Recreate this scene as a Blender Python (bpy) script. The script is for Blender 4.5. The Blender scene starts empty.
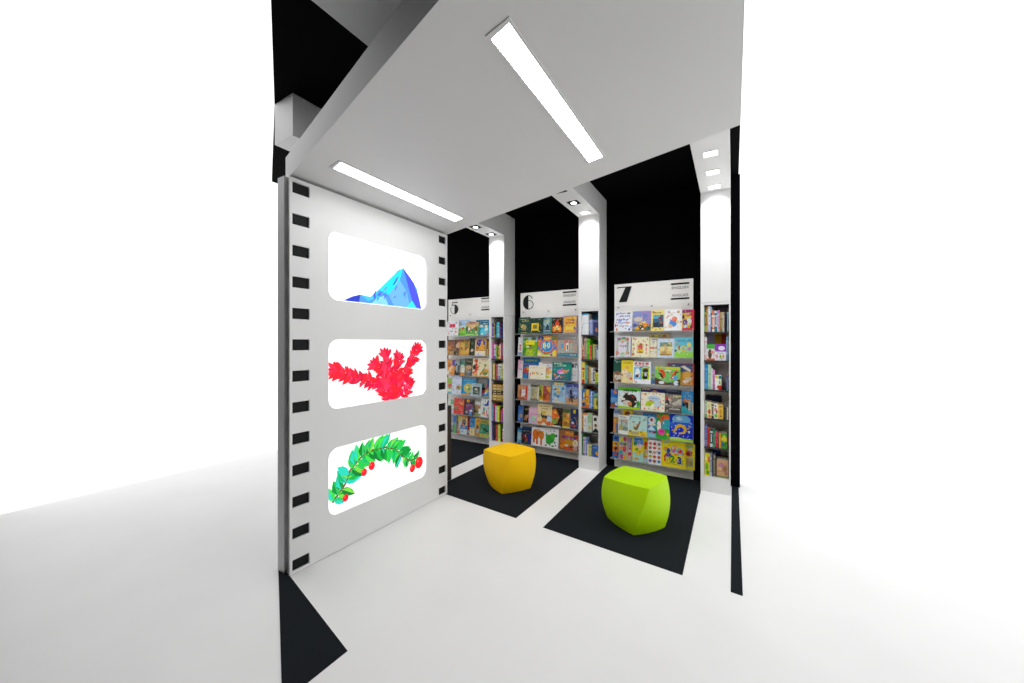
import bpy, bmesh, math, random
from mathutils import Vector, Matrix
from mathutils.geometry import tessellate_polygon

C = bpy.context.scene.collection
random.seed(4)
# x runs along the wall of book displays, y runs towards it, z is up; metres.

# ------------------------------------------------------------------ colours and materials
def lin(h):
    h = h.lstrip('#')
    if len(h) == 3: h = ''.join(c * 2 for c in h)
    o = []
    for i in (0, 2, 4):
        c = int(h[i:i + 2], 16) / 255
        o.append(c / 12.92 if c <= .04045 else ((c + .055) / 1.055) ** 2.4)
    return (*o, 1.0)

def mat(name, col, rough=.5, spec=.4, alpha=1, emit=0, metal=0, noise=0, nscale=40):
    m = bpy.data.materials.new(name); m.use_nodes = True
    nt = m.node_tree; b = nt.nodes['Principled BSDF']
    c = lin(col)
    b.inputs['Base Color'].default_value = c
    b.inputs['Roughness'].default_value = rough
    b.inputs['Specular IOR Level'].default_value = spec
    b.inputs['Metallic'].default_value = metal
    b.inputs['Alpha'].default_value = alpha
    if emit:
        b.inputs['Emission Color'].default_value = c
        b.inputs['Emission Strength'].default_value = emit
    if noise:
        tc = nt.nodes.new('ShaderNodeTexCoord'); n = nt.nodes.new('ShaderNodeTexNoise'); r = nt.nodes.new('ShaderNodeValToRGB')
        n.inputs['Scale'].default_value = nscale; n.inputs['Detail'].default_value = 4
        r.color_ramp.elements[0].position = .3; r.color_ramp.elements[1].position = .7
        r.color_ramp.elements[0].color = tuple(x * (1 - noise) for x in c[:3]) + (1,)
        r.color_ramp.elements[1].color = tuple(min(1, x * (1 + noise)) for x in c[:3]) + (1,)
        nt.links.new(tc.outputs['Object'], n.inputs['Vector'])
        nt.links.new(n.outputs['Fac'], r.inputs['Fac']); nt.links.new(r.outputs['Color'], b.inputs['Base Color'])
    return m

def print_mat(name, rough, spec, emit=0):
    m = bpy.data.materials.new(name); m.use_nodes = True
    nt = m.node_tree; b = nt.nodes['Principled BSDF']
    a = nt.nodes.new('ShaderNodeAttribute'); a.attribute_name = 'Ink'
    nt.links.new(a.outputs['Color'], b.inputs['Base Color'])
    b.inputs['Roughness'].default_value = rough; b.inputs['Specular IOR Level'].default_value = spec
    if emit:
        nt.links.new(a.outputs['Color'], b.inputs['Emission Color']); b.inputs['Emission Strength'].default_value = emit
    return m

WHITE = mat('white_painted_panel', 'eaeaea', .45, .3, noise=.012, nscale=3)
CANOPY = mat('white_canopy_laminate', 'e6e6e6', .5, .25, noise=.01, nscale=2)
FLOOR = mat('white_floor_vinyl', 'f2f2f2', .35, .3, noise=.015, nscale=2.5)
BLACKW = mat('black_wall_paint', '050507', .9, .05, noise=.1, nscale=30)
BLACK = mat('black_laminate', '0b0c0e', .55, .2, noise=.1, nscale=20)
CARPET = mat('charcoal_carpet', '1c2024', .95, .1, noise=.25, nscale=260)
NICHE = mat('warm_grey_lining', 'eae6dc', .6, .2, noise=.03, nscale=8)
SHELF = mat('dark_grey_shelf', '3c3c3e', .5, .3, noise=.05, nscale=12)
PANELW = mat('white_display_panel', 'f4f2ee', .45, .3, noise=.012, nscale=4)
ACRYL = mat('clear_acrylic', 'dfe4e6', .12, .5, alpha=.16)
ACRYLS = mat('clear_acrylic_sheet', 'eef0f0', .15, .4, alpha=.025)
STEEL = mat('brushed_steel', '8c8c8c', .35, .5, metal=1)
INKBLK = mat('black_vinyl_lettering', '101414', .5, .3)
INKGRY = mat('grey_vinyl_lettering', '77777a', .5, .3)
PAPER = mat('paper_pages', 'e6e0d2', .9, .1, noise=.05, nscale=200)
PRINT = print_mat('printed_cover', .4, .35)
BACKLIT = print_mat('backlit_print', .4, .2, emit=.5)
GLOW = mat('glowing_diffuser', 'ffffff', .5, .2, emit=35)
GLOW_SOFT = mat('glowing_diffuser_dimmed', 'ffffff', .5, .2, emit=7.5)
LAMP = mat('lamp_face', 'ffffff', .5, .2, emit=14)
YEL = mat('yellow_moulded_plastic', 'ffc800', .5, .12, noise=.02, nscale=6)
GRN = mat('lime_moulded_plastic', 'b0e002', .5, .15, noise=.02, nscale=6)
DKBROWN = mat('dark_brown_laminate', '3a3431', .5, .3, noise=.1, nscale=15)
REFLECT_GLOW = mat('glowing_lamp_reflector', 'ffffff', .3, .5, emit=.8)  # emission stands in for lamplight on the inside of the housing
LAMPGREY = mat('grey_lamp_ring', '6d7073', .4, .5)

# ------------------------------------------------------------------ mesh helpers
def box(bm, x0, x1, y0, y1, z0, z1):
    v = [bm.verts.new(p) for p in ((x0,y0,z0),(x1,y0,z0),(x1,y1,z0),(x0,y1,z0),(x0,y0,z1),(x1,y0,z1),(x1,y1,z1),(x0,y1,z1))]
    return [bm.faces.new([v[i] for i in f]) for f in ((0,3,2,1),(4,5,6,7),(0,1,5,4),(1,2,6,5),(2,3,7,6),(3,0,4,7))]

def prism(bm, pts, z0, z1):
    """vertical prism over a polygon in plan"""
    a = [bm.verts.new((x, y, z0)) for x, y in pts]; b = [bm.verts.new((x, y, z1)) for x, y in pts]
    n = len(pts)
    bm.faces.new(a[::-1]); bm.faces.new(b)
    for i in range(n): bm.faces.new((a[i], a[(i+1) % n], b[(i+1) % n], b[i]))

def fprism(bm, pts, y0, y1):
    """prism over a polygon in an upright x-z plane, front at y0"""
    a = [bm.verts.new((x, y0, z)) for x, z in pts]; b = [bm.verts.new((x, y1, z)) for x, z in pts]
    n = len(pts)
    bm.faces.new(a); bm.faces.new(b[::-1])
    for i in range(n): bm.faces.new((a[(i+1) % n], a[i], b[i], b[(i+1) % n]))

def obj(name, bm, m, parent=None, bevel=0, smooth=False, loc=None):
    bmesh.ops.recalc_face_normals(bm, faces=bm.faces[:])
    if bevel:
        bmesh.ops.bevel(bm, geom=bm.edges[:], offset=bevel, segments=2, affect='EDGES', profile=.5)
    me = bpy.data.meshes.new(name); bm.to_mesh(me); bm.free()
    for mm in (m if isinstance(m, (list, tuple)) else [m]): me.materials.append(mm)
    if smooth:
        for p in me.polygons: p.use_smooth = True
    o = bpy.data.objects.new(name, me); C.objects.link(o)
    if parent: o.parent = parent
    if loc: o.location = loc
    return o

def tag(o, label, cat, group=None):
    o['label'] = label; o['category'] = cat
    if group: o['group'] = group
    return o

def thing(name, label, cat, loc=(0,0,0), group=None):
    o = bpy.data.objects.new(name, None); o.empty_display_size = .1; C.objects.link(o); o.location = loc
    return tag(o, label, cat, group)

def struct(o, label, cat):
    o['kind'] = 'structure'; return tag(o, label, cat)

def copy_thing(root, loc, label, group=None):
    r = root.copy(); C.objects.link(r); r.location = loc; r['label'] = label
    if group: r['group'] = group
    for ch in list(root.children):
        c = ch.copy(); C.objects.link(c); c.parent = r
        for g in ch.children:
            d = g.copy(); C.objects.link(d); d.parent = c
    return r

# glyph outlines from the built-in font, as triangles in a unit of letter height
_gl = {}
def glyphs(txt):
    if txt in _gl: return _gl[txt]
    cu = bpy.data.curves.new('lettering', 'FONT'); cu.body = txt; cu.size = 1; cu.resolution_u = 3; cu.offset = .06 if txt.isdigit() else .008
    o = bpy.data.objects.new('lettering', cu); C.objects.link(o)
    bpy.context.view_layer.update()
    me = o.evaluated_get(bpy.context.evaluated_depsgraph_get()).to_mesh()
    vs = [(v.co.x, v.co.y) for v in me.vertices]; fs = [tuple(p.vertices) for p in me.polygons]
    C.objects.unlink(o); bpy.data.objects.remove(o); bpy.data.curves.remove(cu)
    x0 = min(v[0] for v in vs); x1 = max(v[0] for v in vs); y0 = min(v[1] for v in vs); y1 = max(v[1] for v in vs)
    s = 1 / (y1 - y0)
    _gl[txt] = ([((x - x0) * s, (y - y0) * s) for x, y in vs], fs, (x1 - x0) * s)
    return _gl[txt]

# ------------------------------------------------------------------ printed art (flat shapes of ink)
def cl(t, a=0., b=1.): return max(a, min(b, t))
def inks(art, seed=0, detail=0):
    """parse a cover design into [(list of polygons, colour)] in unit cover coordinates"""
    rnd = random.Random(seed); out = []
    for it in art.split(';'):
        q = it.split()
        if not q: continue
        k, col = q[0], lin(q[-1])
        if k == 't':
            x, y, h = map(float, q[1:4]); out.append(('t', x, y, h, q[4], col)); continue
        n = list(map(float, q[1:-1]))
        if k == 'r': ps = [[(n[0],n[1]),(n[2],n[1]),(n[2],n[3]),(n[0],n[3])]]
        elif k == 'e': ps = [[(cl(n[0]+n[2]*math.cos(a*.4488)), cl(n[1]+n[3]*math.sin(a*.4488))) for a in range(14)]]
        elif k == 'p': ps = [[(n[i], n[i+1]) for i in range(0, len(n), 2)]]
        elif k == 'w':
            ps = []; x = n[0]
            while x < n[0] + n[2] - .01:
                w = min(rnd.uniform(.04, .11), n[0] + n[2] - x); dy = rnd.uniform(-.1, .1) * n[3]
                ps.append([(x, n[1]+dy), (x+w, n[1]+dy), (x+w, n[1]+n[3]+dy), (x, n[1]+n[3]+dy)]); x += w + rnd.uniform(.015, .04)
        out.append(('s', ps, col))
    # fine printed detail in the colours of the design
    pal = [o[-1] for o in out]
    if detail and pal:
        for _ in range(detail):
            x, y, r = rnd.uniform(.06, .94), rnd.uniform(.06, .94), rnd.uniform(.014, .05); c = rnd.choice(pal); g = rnd.uniform(.55, 1.35)
            out.append(('s', [[(cl(x + r*rnd.uniform(.5, 1.4)*math.cos(a*1.047)), cl(y + r*rnd.uniform(.4, 1.1)*math.sin(a*1.047))) for a in range(6)]], tuple(min(1, q*g) for q in c[:3]) + (1,)))
    return out

def paint(faces_cols, me):
    at = me.color_attributes.new('Ink', 'FLOAT_COLOR', 'CORNER')
    i = 0
    for p in me.polygons:
        c = faces_cols[p.index]
        for li in p.loop_indices: at.data[li].color = c

def art_mesh(name, art, w, h, x0, z0, y, seed=0, step=.0001, detail=0):
    """ink layers over a cover of w by h whose lower left corner is (x0, z0), each a hair further out"""
    vs, fs, cols = [], [], []
    for k, it in enumerate(inks(art, seed, detail)):
        yy = y - step * (k + 1)
        if it[0] == 't':
            _, tx, ty, th, s, col = it
            gv, gf, gw = glyphs(s); b = len(vs)
            vs += [(x0 + tx*w + px*th*h*.9, yy, z0 + (ty + pz*th)*h) for px, pz in gv]
            for f in gf: fs.append(tuple(b + i for i in f)); cols.append(col)
            continue
        for poly in it[1]:
            b = len(vs)
            vs += [(x0 + px*w, yy, z0 + pz*h) for px, pz in poly]
            tri = [tuple(range(len(poly)))] if len(poly) == 4 and it else None
            if tri is None: tri = tessellate_polygon([[Vector((px, pz, 0)) for px, pz in poly]])
            for f in tri: fs.append(tuple(b + i for i in f)); cols.append(it[2])
    me = bpy.data.meshes.new(name); me.from_pydata(vs, [], fs); me.update()
    paint(cols, me)
    return me

def link_mesh(name, me, m, parent=None):
    me.materials.append(m); o = bpy.data.objects.new(name, me); C.objects.link(o)
    if parent: o.parent = parent
    return o

def book_case(name, w, d, h, base, band=None, spine_front=False):
    """hard case of a book: two boards and a spine, open at the other three edges; origin at front, bottom, middle"""
    bm = bmesh.new(); t = min(.0022, d * .22, w * .3)
    if spine_front:   # spine towards -y, boards left and right
        box(bm, -w/2, w/2, 0, t, 0, h); box(bm, -w/2, -w/2+t, t, d, 0, h); box(bm, w/2-t, w/2, t, d, 0, h)
    else:             # cover towards -y, spine at the left edge
        box(bm, -w/2, w/2, 0, t, 0, h); box(bm, -w/2, w/2, d-t, d, 0, h); box(bm, -w/2, -w/2+t, t, d-t, 0, h)
    bmesh.ops.recalc_face_normals(bm, faces=bm.faces[:])
    me = bpy.data.meshes.new(name); bm.to_mesh(me); bm.free()
    paint([lin(base)] * len(me.polygons), me)
    return me, t

def page_block(w, d, h, t, spine_front):
    bm = bmesh.new()
    if spine_front: box(bm, -w/2+t, w/2-t, t, d-.003, .003, h-.003)
    else: box(bm, -w/2+t, w/2-.003, t, d-t, .003, h-.003)
    return bm
FACE_BOOKS = [
(-3.6969,4.386,1.608,0.2243,0.2234,'eeeef4','r .2 .58 .72 .82 d83058;e .15 .88 .1 .05 c8b878;e .8 .9 .1 .06 909898;e .4 .34 .14 .07 889898;e .4 .38 .1 .05 eeeef4;e .78 .28 .1 .07 f08838;e .8 .5 .12 .08 d8c8c8;w .2 .1 .6 .05 d0d4e0','white book with a bold red title bar, top ledge, display 5','picture books on the top ledge of display 5'),
(-3.5008,4.4065,1.608,0.192,0.2381,'9cc4ec','r 0 0 1 .5 8cd040;r 0 .5 1 .65 d4e4f0;e .4 .45 .12 .09 d05838;e .5 .5 .06 .08 905030;e .3 .1 .4 .1 68b828;w .1 .86 .7 .05 e8f0f8','sky blue and lime book with a small red animal, top ledge, display 5','picture books on the top ledge of display 5'),
(-3.3248,4.386,1.608,0.2333,0.2025,'58a848','r 0 .7 1 1 c8a878;r .25 .9 .75 1 b84838;e .5 .68 .3 .1 e8b880;e .25 .5 .12 .12 f0ece4;e .3 .35 .08 .07 f05820;e .55 .45 .14 .08 209858;e .8 .5 .12 .16 884828;e .82 .25 .05 .1 f0e8d8;r 0 0 1 .12 a0d868;e .1 .5 .1 .16 386838','green farmyard book with white and brown animals, top ledge, display 5','picture books on the top ledge of display 5'),
(-3.1539,4.4065,1.608,0.238,0.2318,'1c6c90','r .25 .0 1 .65 28a8d0;e .4 .6 .14 .1 e4ece8;e .78 .58 .1 .09 f0f0a0;e .65 .25 .3 .2 58d0e8;e .8 .4 .14 .12 c0ecf4;e .9 .12 .08 .08 e87858;e .5 .1 .1 .06 e8e8d0;w .2 .86 .7 .06 4898a8;r .55 .72 .9 .76 e8a050','teal blue book with bright cyan and white patterns, top ledge, display 5','picture books on the top ledge of display 5'),
(-3.7421,4.386,1.313,0.1354,0.2359,'8a5a30','e .4 .5 .25 .14 c87838;e .7 .7 .2 .14 a04840;r .4 .0 .9 .25 b89868;e .2 .2 .14 .16 d89038;r 0 .88 1 1 5c3c20','brown book with rust and ochre painting, second ledge, display 5','picture books on the second ledge of display 5'),
(-3.6319,4.4065,1.313,0.1456,0.2405,'785038','e .6 .6 .3 .14 d8b090;e .7 .75 .18 .08 e8a888;e .3 .35 .2 .1 c8b898;e .6 .35 .3 .1 684030;e .4 .15 .35 .1 504828;e .15 .7 .1 .16 b06848','brown and cream book with a fairy figure, second ledge, display 5','picture books on the second ledge of display 5'),
(-3.4728,4.386,1.313,0.1903,0.2444,'b88430','r 0 .85 1 1 684020;e .3 .6 .2 .2 e0b040;e .25 .48 .08 .08 384878;e .7 .7 .14 .1 588838;e .75 .4 .15 .14 904828;e .5 .2 .35 .14 d8a830;e .85 .3 .1 .2 e8b868;r .45 .3 .52 .8 c8b050','golden brown woodland book, second ledge, display 5','picture books on the second ledge of display 5'),
(-3.3405,4.4065,1.313,0.108,0.2583,'22301e','e .5 .7 .25 .1 486038;e .5 .3 .25 .1 d8d0b8;e .3 .45 .14 .14 304828;e .6 .12 .3 .06 384830','dark forest green book with a pale patch, second ledge, display 5','picture books on the second ledge of display 5'),
(-3.1722,4.386,1.313,0.1973,0.2523,'c89850','r .02 .0 .95 .28 f0e4c0;r .05 0 .8 .12 dcd4e4;e .5 .75 .4 .2 3a3aa8;r .1 .3 .9 .55 b87820;p .12 .32 .45 .55 .6 .85 .75 .75 .85 .32 f0a820;e .6 .78 .09 .06 e8c880;r 0 .94 1 1 a06830;r .0 .3 .08 .9 e0c080','tan book with a gold figure in a blue arch, second ledge, display 5','picture books on the second ledge of display 5'),
(-3.0676,4.4065,1.313,0.0627,0.2471,'b88c48','r .2 .4 .5 .75 f0d888;r .4 0 .7 .4 e8dca0;e .6 .6 .2 .2 886028;r 0 .85 1 1 784820','ochre narrow book with a candle at the row end, second ledge, display 5','picture books on the second ledge of display 5'),
(-3.7441,4.4065,1.008,0.1648,0.2445,'e0943c','r .6 .6 1 .95 5848a0;e .5 .4 .25 .2 f0d0a0;e .3 .6 .2 .14 c06828;e .7 .3 .2 .14 f0a040;r 0 0 .3 .3 f0c8a0;e .2 .15 .1 .1 e0e0d8','orange and cream book with a violet corner, third ledge, display 5','picture books on the third ledge of display 5'),
(-3.6104,4.386,1.008,0.0899,0.2181,'383c40','r 0 .7 1 1 98a8b0;e .4 .5 .25 .2 b0b4b8;e .6 .3 .2 .12 808890;r 0 0 1 .2 181818;e .3 .75 .2 .08 202428','black and silver narrow book, third ledge, display 5','picture books on the third ledge of display 5'),
(-3.5305,4.4065,1.008,0.1205,0.2492,'a8c8bc','r 0 .8 1 1 688078;r .2 .6 1 .85 38906c;r 0 .18 1 .5 e8e8d8;r 0 0 1 .17 e89028;e .5 .55 .35 .12 d0dcd0','white and sea green book with an orange foot, third ledge, display 5','picture books on the third ledge of display 5'),
(-3.3891,4.386,1.008,0.1438,0.2581,'605840','r 0 .65 1 1 283420;w .2 .82 .6 .06 888848;e .5 .5 .4 .12 c8a478;e .5 .25 .3 .1 8098a8;e .3 .35 .25 .1 b09068;r 0 0 1 .12 686860','dark green and tan book with a blue river, third ledge, display 5','picture books on the third ledge of display 5'),
(-3.1693,4.386,1.008,0.2919,0.2676,'efe2bc','e .22 .5 .12 .24 e03828;e .1 .5 .09 .14 302820;e .2 .88 .12 .1 d84838;e .15 .2 .15 .1 e85848;p .0 0 .2 .25 .4 .0 f0b860;w .5 .9 .45 .05 d06858;e .78 .62 .08 .08 98a040;p .45 .1 .65 .4 .8 .6 .7 .3 .55 .08 7c8840;e .85 .3 .14 .14 e8a838;e .6 .2 .14 .06 e89040;e .78 .18 .14 .1 78903c;r 0 0 1 .05 e8b050','cream book with a red figure and garden plants, third ledge, display 5','picture books on the third ledge of display 5'),
(-3.7735,4.4065,0.716,0.119,0.2438,'a8c890','r 0 .65 .8 .95 98b838;e .5 .5 .35 .14 e06830;e .5 .4 .12 .1 7088d0;e .5 .2 .35 .08 e8e8d0;r 0 0 1 .1 6cb0c0;e .7 .55 .12 .1 d04838','pale green book with an orange red flower, fourth ledge, display 5','picture books on the fourth ledge of display 5'),
(-3.6218,4.386,0.716,0.1799,0.2727,'d4dcf2','e .75 .38 .25 .14 d0b038;e .78 .36 .14 .08 789048;e .65 .42 .08 .06 904838;w .3 .88 .6 .04 b0b0d0;e .8 .55 .14 .05 b8b8d8','pale lavender book with a small golden badge, fourth ledge, display 5','picture books on the fourth ledge of display 5'),
(-3.4139,4.4065,0.716,0.2788,0.266,'109cd8','e .5 .4 .3 .27 d8c458;e .5 .4 .22 .18 b8b858;e .42 .45 .08 .06 e8e8a0;e .58 .35 .08 .08 709858;w .2 .8 .6 .06 68c4e8;r 0 0 1 .06 e0a030;r 0 .96 1 1 c89838;w .4 .7 .3 .04 68c4e8','bright blue book with a golden disc, fourth ledge, display 5','picture books on the fourth ledge of display 5'),
(-3.248,4.386,0.716,0.1917,0.1887,'a8c0c8','r .2 .14 .84 .74 38443c;e .5 .5 .14 .14 b8b0a8;e .4 .35 .2 .12 586858;e .6 .3 .14 .08 889888;e .5 .6 .05 .06 d8c8b8;w .3 .85 .4 .06 687880;e .1 .06 .08 .03 e8f0f4','grey blue framed book with a dark photograph, fourth ledge, display 5','picture books on the fourth ledge of display 5'),
(-3.1523,4.427,0.716,0.201,0.272,'88928c','r .6 .05 1 .3 1898e0;e .5 .4 .2 .12 282828;e .45 .6 .12 .1 389058;e .6 .25 .2 .08 e04048;e .85 .3 .14 .06 f0d030;e .85 .5 .12 .08 d84888;e .6 .12 .2 .06 60b0f0;w .1 .85 .5 .06 d87080;r .85 .5 1 .95 304878;e .75 .2 .1 .05 f0f0f0','multicoloured book with a grey wall and bright scribbles, fourth ledge, display 5','picture books on the fourth ledge of display 5'),
(-3.7452,4.4065,0.422,0.137,0.2181,'d8e0d4','r .4 .6 1 .95 78b08c;e .6 .2 .3 .14 d0b8d0;e .3 .4 .2 .2 e8ece4','pale mint book with a faint rose corner, fifth ledge, display 5','picture books on the fifth ledge of display 5'),
(-3.5759,4.386,0.422,0.1951,0.2338,'e03828','r .5 .6 .98 .9 f07020;e .72 .85 .1 .06 6838a0;e .6 .7 .09 .06 c8a080;e .8 .68 .1 .06 e09858;e .2 .4 .16 .1 8a8a60;p .55 .5 .6 .35 .8 .25 .95 .25 .75 .3 .62 .42 f09090;e .1 .3 .1 .06 a85040;e .85 .1 .08 .03 f0a0a0','bright red book with rounded orange blocks, fifth ledge, display 5','picture books on the fifth ledge of display 5'),
(-3.3854,4.386,0.422,0.182,0.2379,'181014','r .2 .1 .9 .7 702c68;r .25 .8 .55 .97 f0b020;e .4 .88 .1 .05 e87820;r .55 .05 .85 .25 28a0e8;e .75 .3 .14 .06 f4ece0;e .3 .2 .14 .08 a898a0;w .2 .6 .6 .06 a060a0','black book with plum panel and yellow dot, fifth ledge, display 5','picture books on the fifth ledge of display 5'),
(-3.2643,4.4065,0.422,0.1882,0.2196,'b8b8a8','e .55 .85 .4 .1 ecece8;e .55 .45 .36 .26 88783a;e .6 .5 .24 .16 b89858;e .45 .3 .2 .1 604820;e .85 .3 .12 .3 f0f0ec;e .75 .6 .1 .06 c84838;e .6 .1 .4 .08 88984c','olive and white book with a coiled dark shape, fifth ledge, display 5','picture books on the fifth ledge of display 5'),
(-3.0939,4.386,0.422,0.1396,0.2605,'e8ece8','p .3 .7 .7 .75 .8 .95 .95 .95 .95 .65 .5 .62 2838b0;r .3 .2 .45 .5 e8c030;e .4 .45 .12 .12 48a8a0;p .2 .15 .25 .35 .35 .2 38a060;r .7 .2 .78 .42 c03838;e .85 .12 .14 .08 e89898;e .45 .2 .1 .1 e88040','white book with a blue shoe shape and pencils, fifth ledge, display 5','picture books on the fifth ledge of display 5'),
(-3.6837,4.386,0.129,0.1081,0.2639,'8898a8','r .45 .6 1 .95 2c70c0;r .5 0 .9 .45 38b030;e .15 .8 .16 .1 c8a090;e .15 .2 .2 .1 d0b838;e .25 .5 .16 .12 d0d0c8;e .2 .08 .2 .06 202018','blue book with a green stripe and black dots, bottom ledge, display 5','picture books on the bottom ledge of display 5'),
(-3.6087,4.4065,0.129,0.1001,0.2576,'a8b0a0','r .4 .7 .9 .98 e8d020;e .2 .6 .2 .12 488858;e .6 .5 .2 .12 c08868;r .7 .3 1 .7 b8e0e8;e .5 .2 .3 .08 e8b890;r .1 0 1 .08 e07838','yellow topped narrow book of mixed pictures, bottom ledge, display 5','picture books on the bottom ledge of display 5'),
(-3.4803,4.386,0.129,0.1237,0.2687,'e0c090','e .5 .7 .3 .14 705030;r 0 .28 1 .48 2878c8;e .5 .38 .25 .05 e8c040;r 0 .0 1 .27 d0dce4;e .3 .55 .14 .08 d04838;e .6 .58 .12 .08 383830;r 0 .88 1 1 d89838;e .3 .15 .2 .06 98b8d0','tan and blue book with a spotted brown figure, bottom ledge, display 5','picture books on the bottom ledge of display 5'),
(-3.4075,4.4065,0.129,0.0772,0.2623,'d02428','r .2 .05 .8 .25 c8d8e0;e .6 .5 .2 .08 981820;r 0 .25 .4 .6 e84060;r .3 .9 1 1 a81820','red narrow book with a white foot, bottom ledge, display 5','picture books on the bottom ledge of display 5'),
(-3.322,4.386,0.129,0.0881,0.2697,'1890d0','r 0 0 1 .42 ecdca8;e .5 .72 .25 .05 205888;r 0 .93 1 1 184878;e .4 .2 .3 .05 d8c078','bright blue book with a cream foot, bottom ledge, display 5','picture books on the bottom ledge of display 5'),
(-3.2298,4.386,0.129,0.0925,0.2634,'d8a430','e .5 .5 .22 .14 383850;r .4 .2 .8 .42 a8c4d8;e .4 .58 .1 .06 c85838;r 0 0 1 .1 c88820;e .6 .85 .25 .05 b07820;e .3 .3 .14 .06 7890a8','orange yellow book with a blue figure, bottom ledge, display 5','picture books on the bottom ledge of display 5'),
(-3.0998,4.386,0.129,0.1634,0.2574,'28906c','r 0 .75 1 1 b0a040;p .3 .45 .5 .52 .98 .3 .95 .2 .6 .38 182018;r 0 0 1 .2 b8c860;e .35 .15 .14 .06 e89838;e .2 .35 .14 .1 58b090;e .6 .6 .3 .06 208068;w .2 .82 .6 .06 88782c','teal green book with a dark crocodile shape, bottom ledge, display 5','picture books on the bottom ledge of display 5'),
(-2.4401,4.386,1.622,0.1748,0.2291,'14483e','w .1 .86 .6 .04 b8a868;w .3 .74 .5 .05 b8a868;e .4 .45 .22 .12 c8b468;e .55 .4 .16 .16 a8985c;e .5 .25 .18 .04 988c58;w .25 .06 .5 .04 b8a868','dark green cloth book stamped with gold ornament, top ledge, display 6','picture books on the top ledge of display 6'),
(-2.256,4.386,1.622,0.1893,0.2131,'0e3a30','r .12 .2 .7 .68 f0c818;r .24 .32 .58 .58 a89830;r .28 .36 .54 .54 707850','dark green square book with a yellow window label, top ledge, display 6','picture books on the top ledge of display 6'),
(-2.1037,4.4065,1.622,0.1364,0.2183,'5c8c98','r 0 .75 1 1 6a98a0;e .4 .65 .35 .2 a8c4c8;p .3 .3 .5 .6 .65 .5 .75 .1 .4 .1 202c38;e .5 .2 .35 .12 384c58;r 0 .9 .3 1 285860;r .8 .0 1 1 48887c;e .5 .82 .3 .06 a8b878;e .2 .35 .16 .12 7090a8;w .1 .14 .7 .06 c0d0d4','misty blue green book with a dark castle silhouette, top ledge, display 6','picture books on the top ledge of display 6'),
(-1.9518,4.386,1.622,0.1485,0.2116,'241818','p .1 .1 .05 .35 .25 .5 .35 .4 .5 .6 .65 .42 .8 .52 .95 .3 .9 .1 f08820;e .5 .3 .3 .12 f8d060;p .3 .5 .5 .95 .7 .5 c83828;e .5 .6 .22 .14 d84828;e .5 .42 .14 .1 f8d878;r 0 0 1 .1 482010;e .5 .12 .16 .12 a04820;w .2 .84 .6 .05 685040','black book with a blazing orange fire, top ledge, display 6','picture books on the top ledge of display 6'),
(-1.7711,4.386,1.622,0.1952,0.2257,'8878a8','r .06 .05 .92 .96 f0bc38;r .2 .2 .75 .4 f0d858;w .2 .72 .55 .1 d87038;w .15 .55 .65 .1 c85828;e .7 .74 .08 .05 705090;e .8 .3 .07 .08 886090;e .25 .9 .1 .04 e08840;e .15 .65 .06 .08 e89040;e .82 .88 .08 .04 f0e0a0','golden yellow book edged in violet with red flourishes, top ledge, display 6','picture books on the top ledge of display 6'),
(-2.5122,4.4065,1.324,0.0725,0.2548,'f0f0f4','r .1 .0 .9 .18 8ca4d8;e .5 .55 .25 .06 e06878;e .5 .42 .25 .05 e88898;e .5 .32 .2 .04 d86878;r .6 .75 1 .8 a8b8d0','narrow white book with rose letters and a blue foot, second ledge, display 6','picture books on the second ledge of display 6'),
(-2.3541,4.386,1.324,0.2207,0.2533,'6cb020','r 0 .75 1 1 a8ccd8;e .2 .88 .2 .1 4c8840;e .75 .92 .2 .08 486848;r .2 .6 .82 .84 f0dc10;p 0 0 .1 .6 .25 .4 .2 0 408c20;e .55 .2 .3 .2 c0d428;e .55 .4 .1 .08 b87848;e .8 .35 .14 .25 88b820;e .35 .5 .12 .05 e0e8c0;e .5 .55 .1 .04 506838;e .4 .12 .12 .1 98c830','jungle green book with a yellow title box, second ledge, display 6','picture books on the second ledge of display 6'),
(-2.2183,4.427,1.324,0.0894,0.2197,'8a3826','e .3 .6 .2 .2 302020;e .4 .3 .2 .1 c87838','dark red book behind the blue circle cover, second ledge, display 6','picture books on the second ledge of display 6'),
(-2.0987,4.386,1.324,0.2705,0.2651,'e88c30','r 0 0 1 .3 e8d448;e .5 .5 .44 .4 2484d0;r 0 .35 1 .5 2484d0;e .5 .5 .4 .36 e05030;e .5 .5 .35 .31 f0a040;e .5 .5 .32 .28 2c8cd8;e .15 .92 .18 .1 284888;e .85 .9 .15 .1 608838;e .1 .1 .1 .08 e8e0c0;e .75 .08 .06 .06 8848a0;r .35 .09 .62 .15 38b048;e .5 .88 .2 .06 f0c050;t .27 .4 .3 8 d8e8a0;t .5 .4 .3 0 c8e4c0','orange and blue book with a large number 80, second ledge, display 6','picture books on the second ledge of display 6'),
(-1.8171,4.386,1.324,0.2842,0.2131,'b0a8a0','r 0 0 1 .22 3c8098;r .36 .8 .66 1 e07868;r .22 .5 .34 .78 38a0e0;r .34 .4 .44 .75 f09858;r .46 .35 .58 .85 f2f0ec;r .5 .4 .55 .7 303840;r .58 .4 .72 .72 e89878;r .66 .3 .74 .8 90c8b0;e .85 .5 .1 .14 c8a898;w .1 .3 .8 .05 90d0c0;w .1 .1 .5 .08 6898a8;w .65 .08 .3 .06 d0d8d8;r 0 0 .04 1 d87858','grey and teal wide book with a bright paper figure, second ledge, display 6','picture books on the second ledge of display 6'),
(-2.5141,4.4065,1.017,0.0757,0.2591,'ecd8e4','r 0 .5 .6 .9 f0b8d0;w .15 .45 .7 .06 9898c0;r .5 0 1 .4 f0ece0;r 0 .94 1 1 d05080','pink and white narrow book at the row end, third ledge, display 6','picture books on the third ledge of display 6'),
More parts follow.
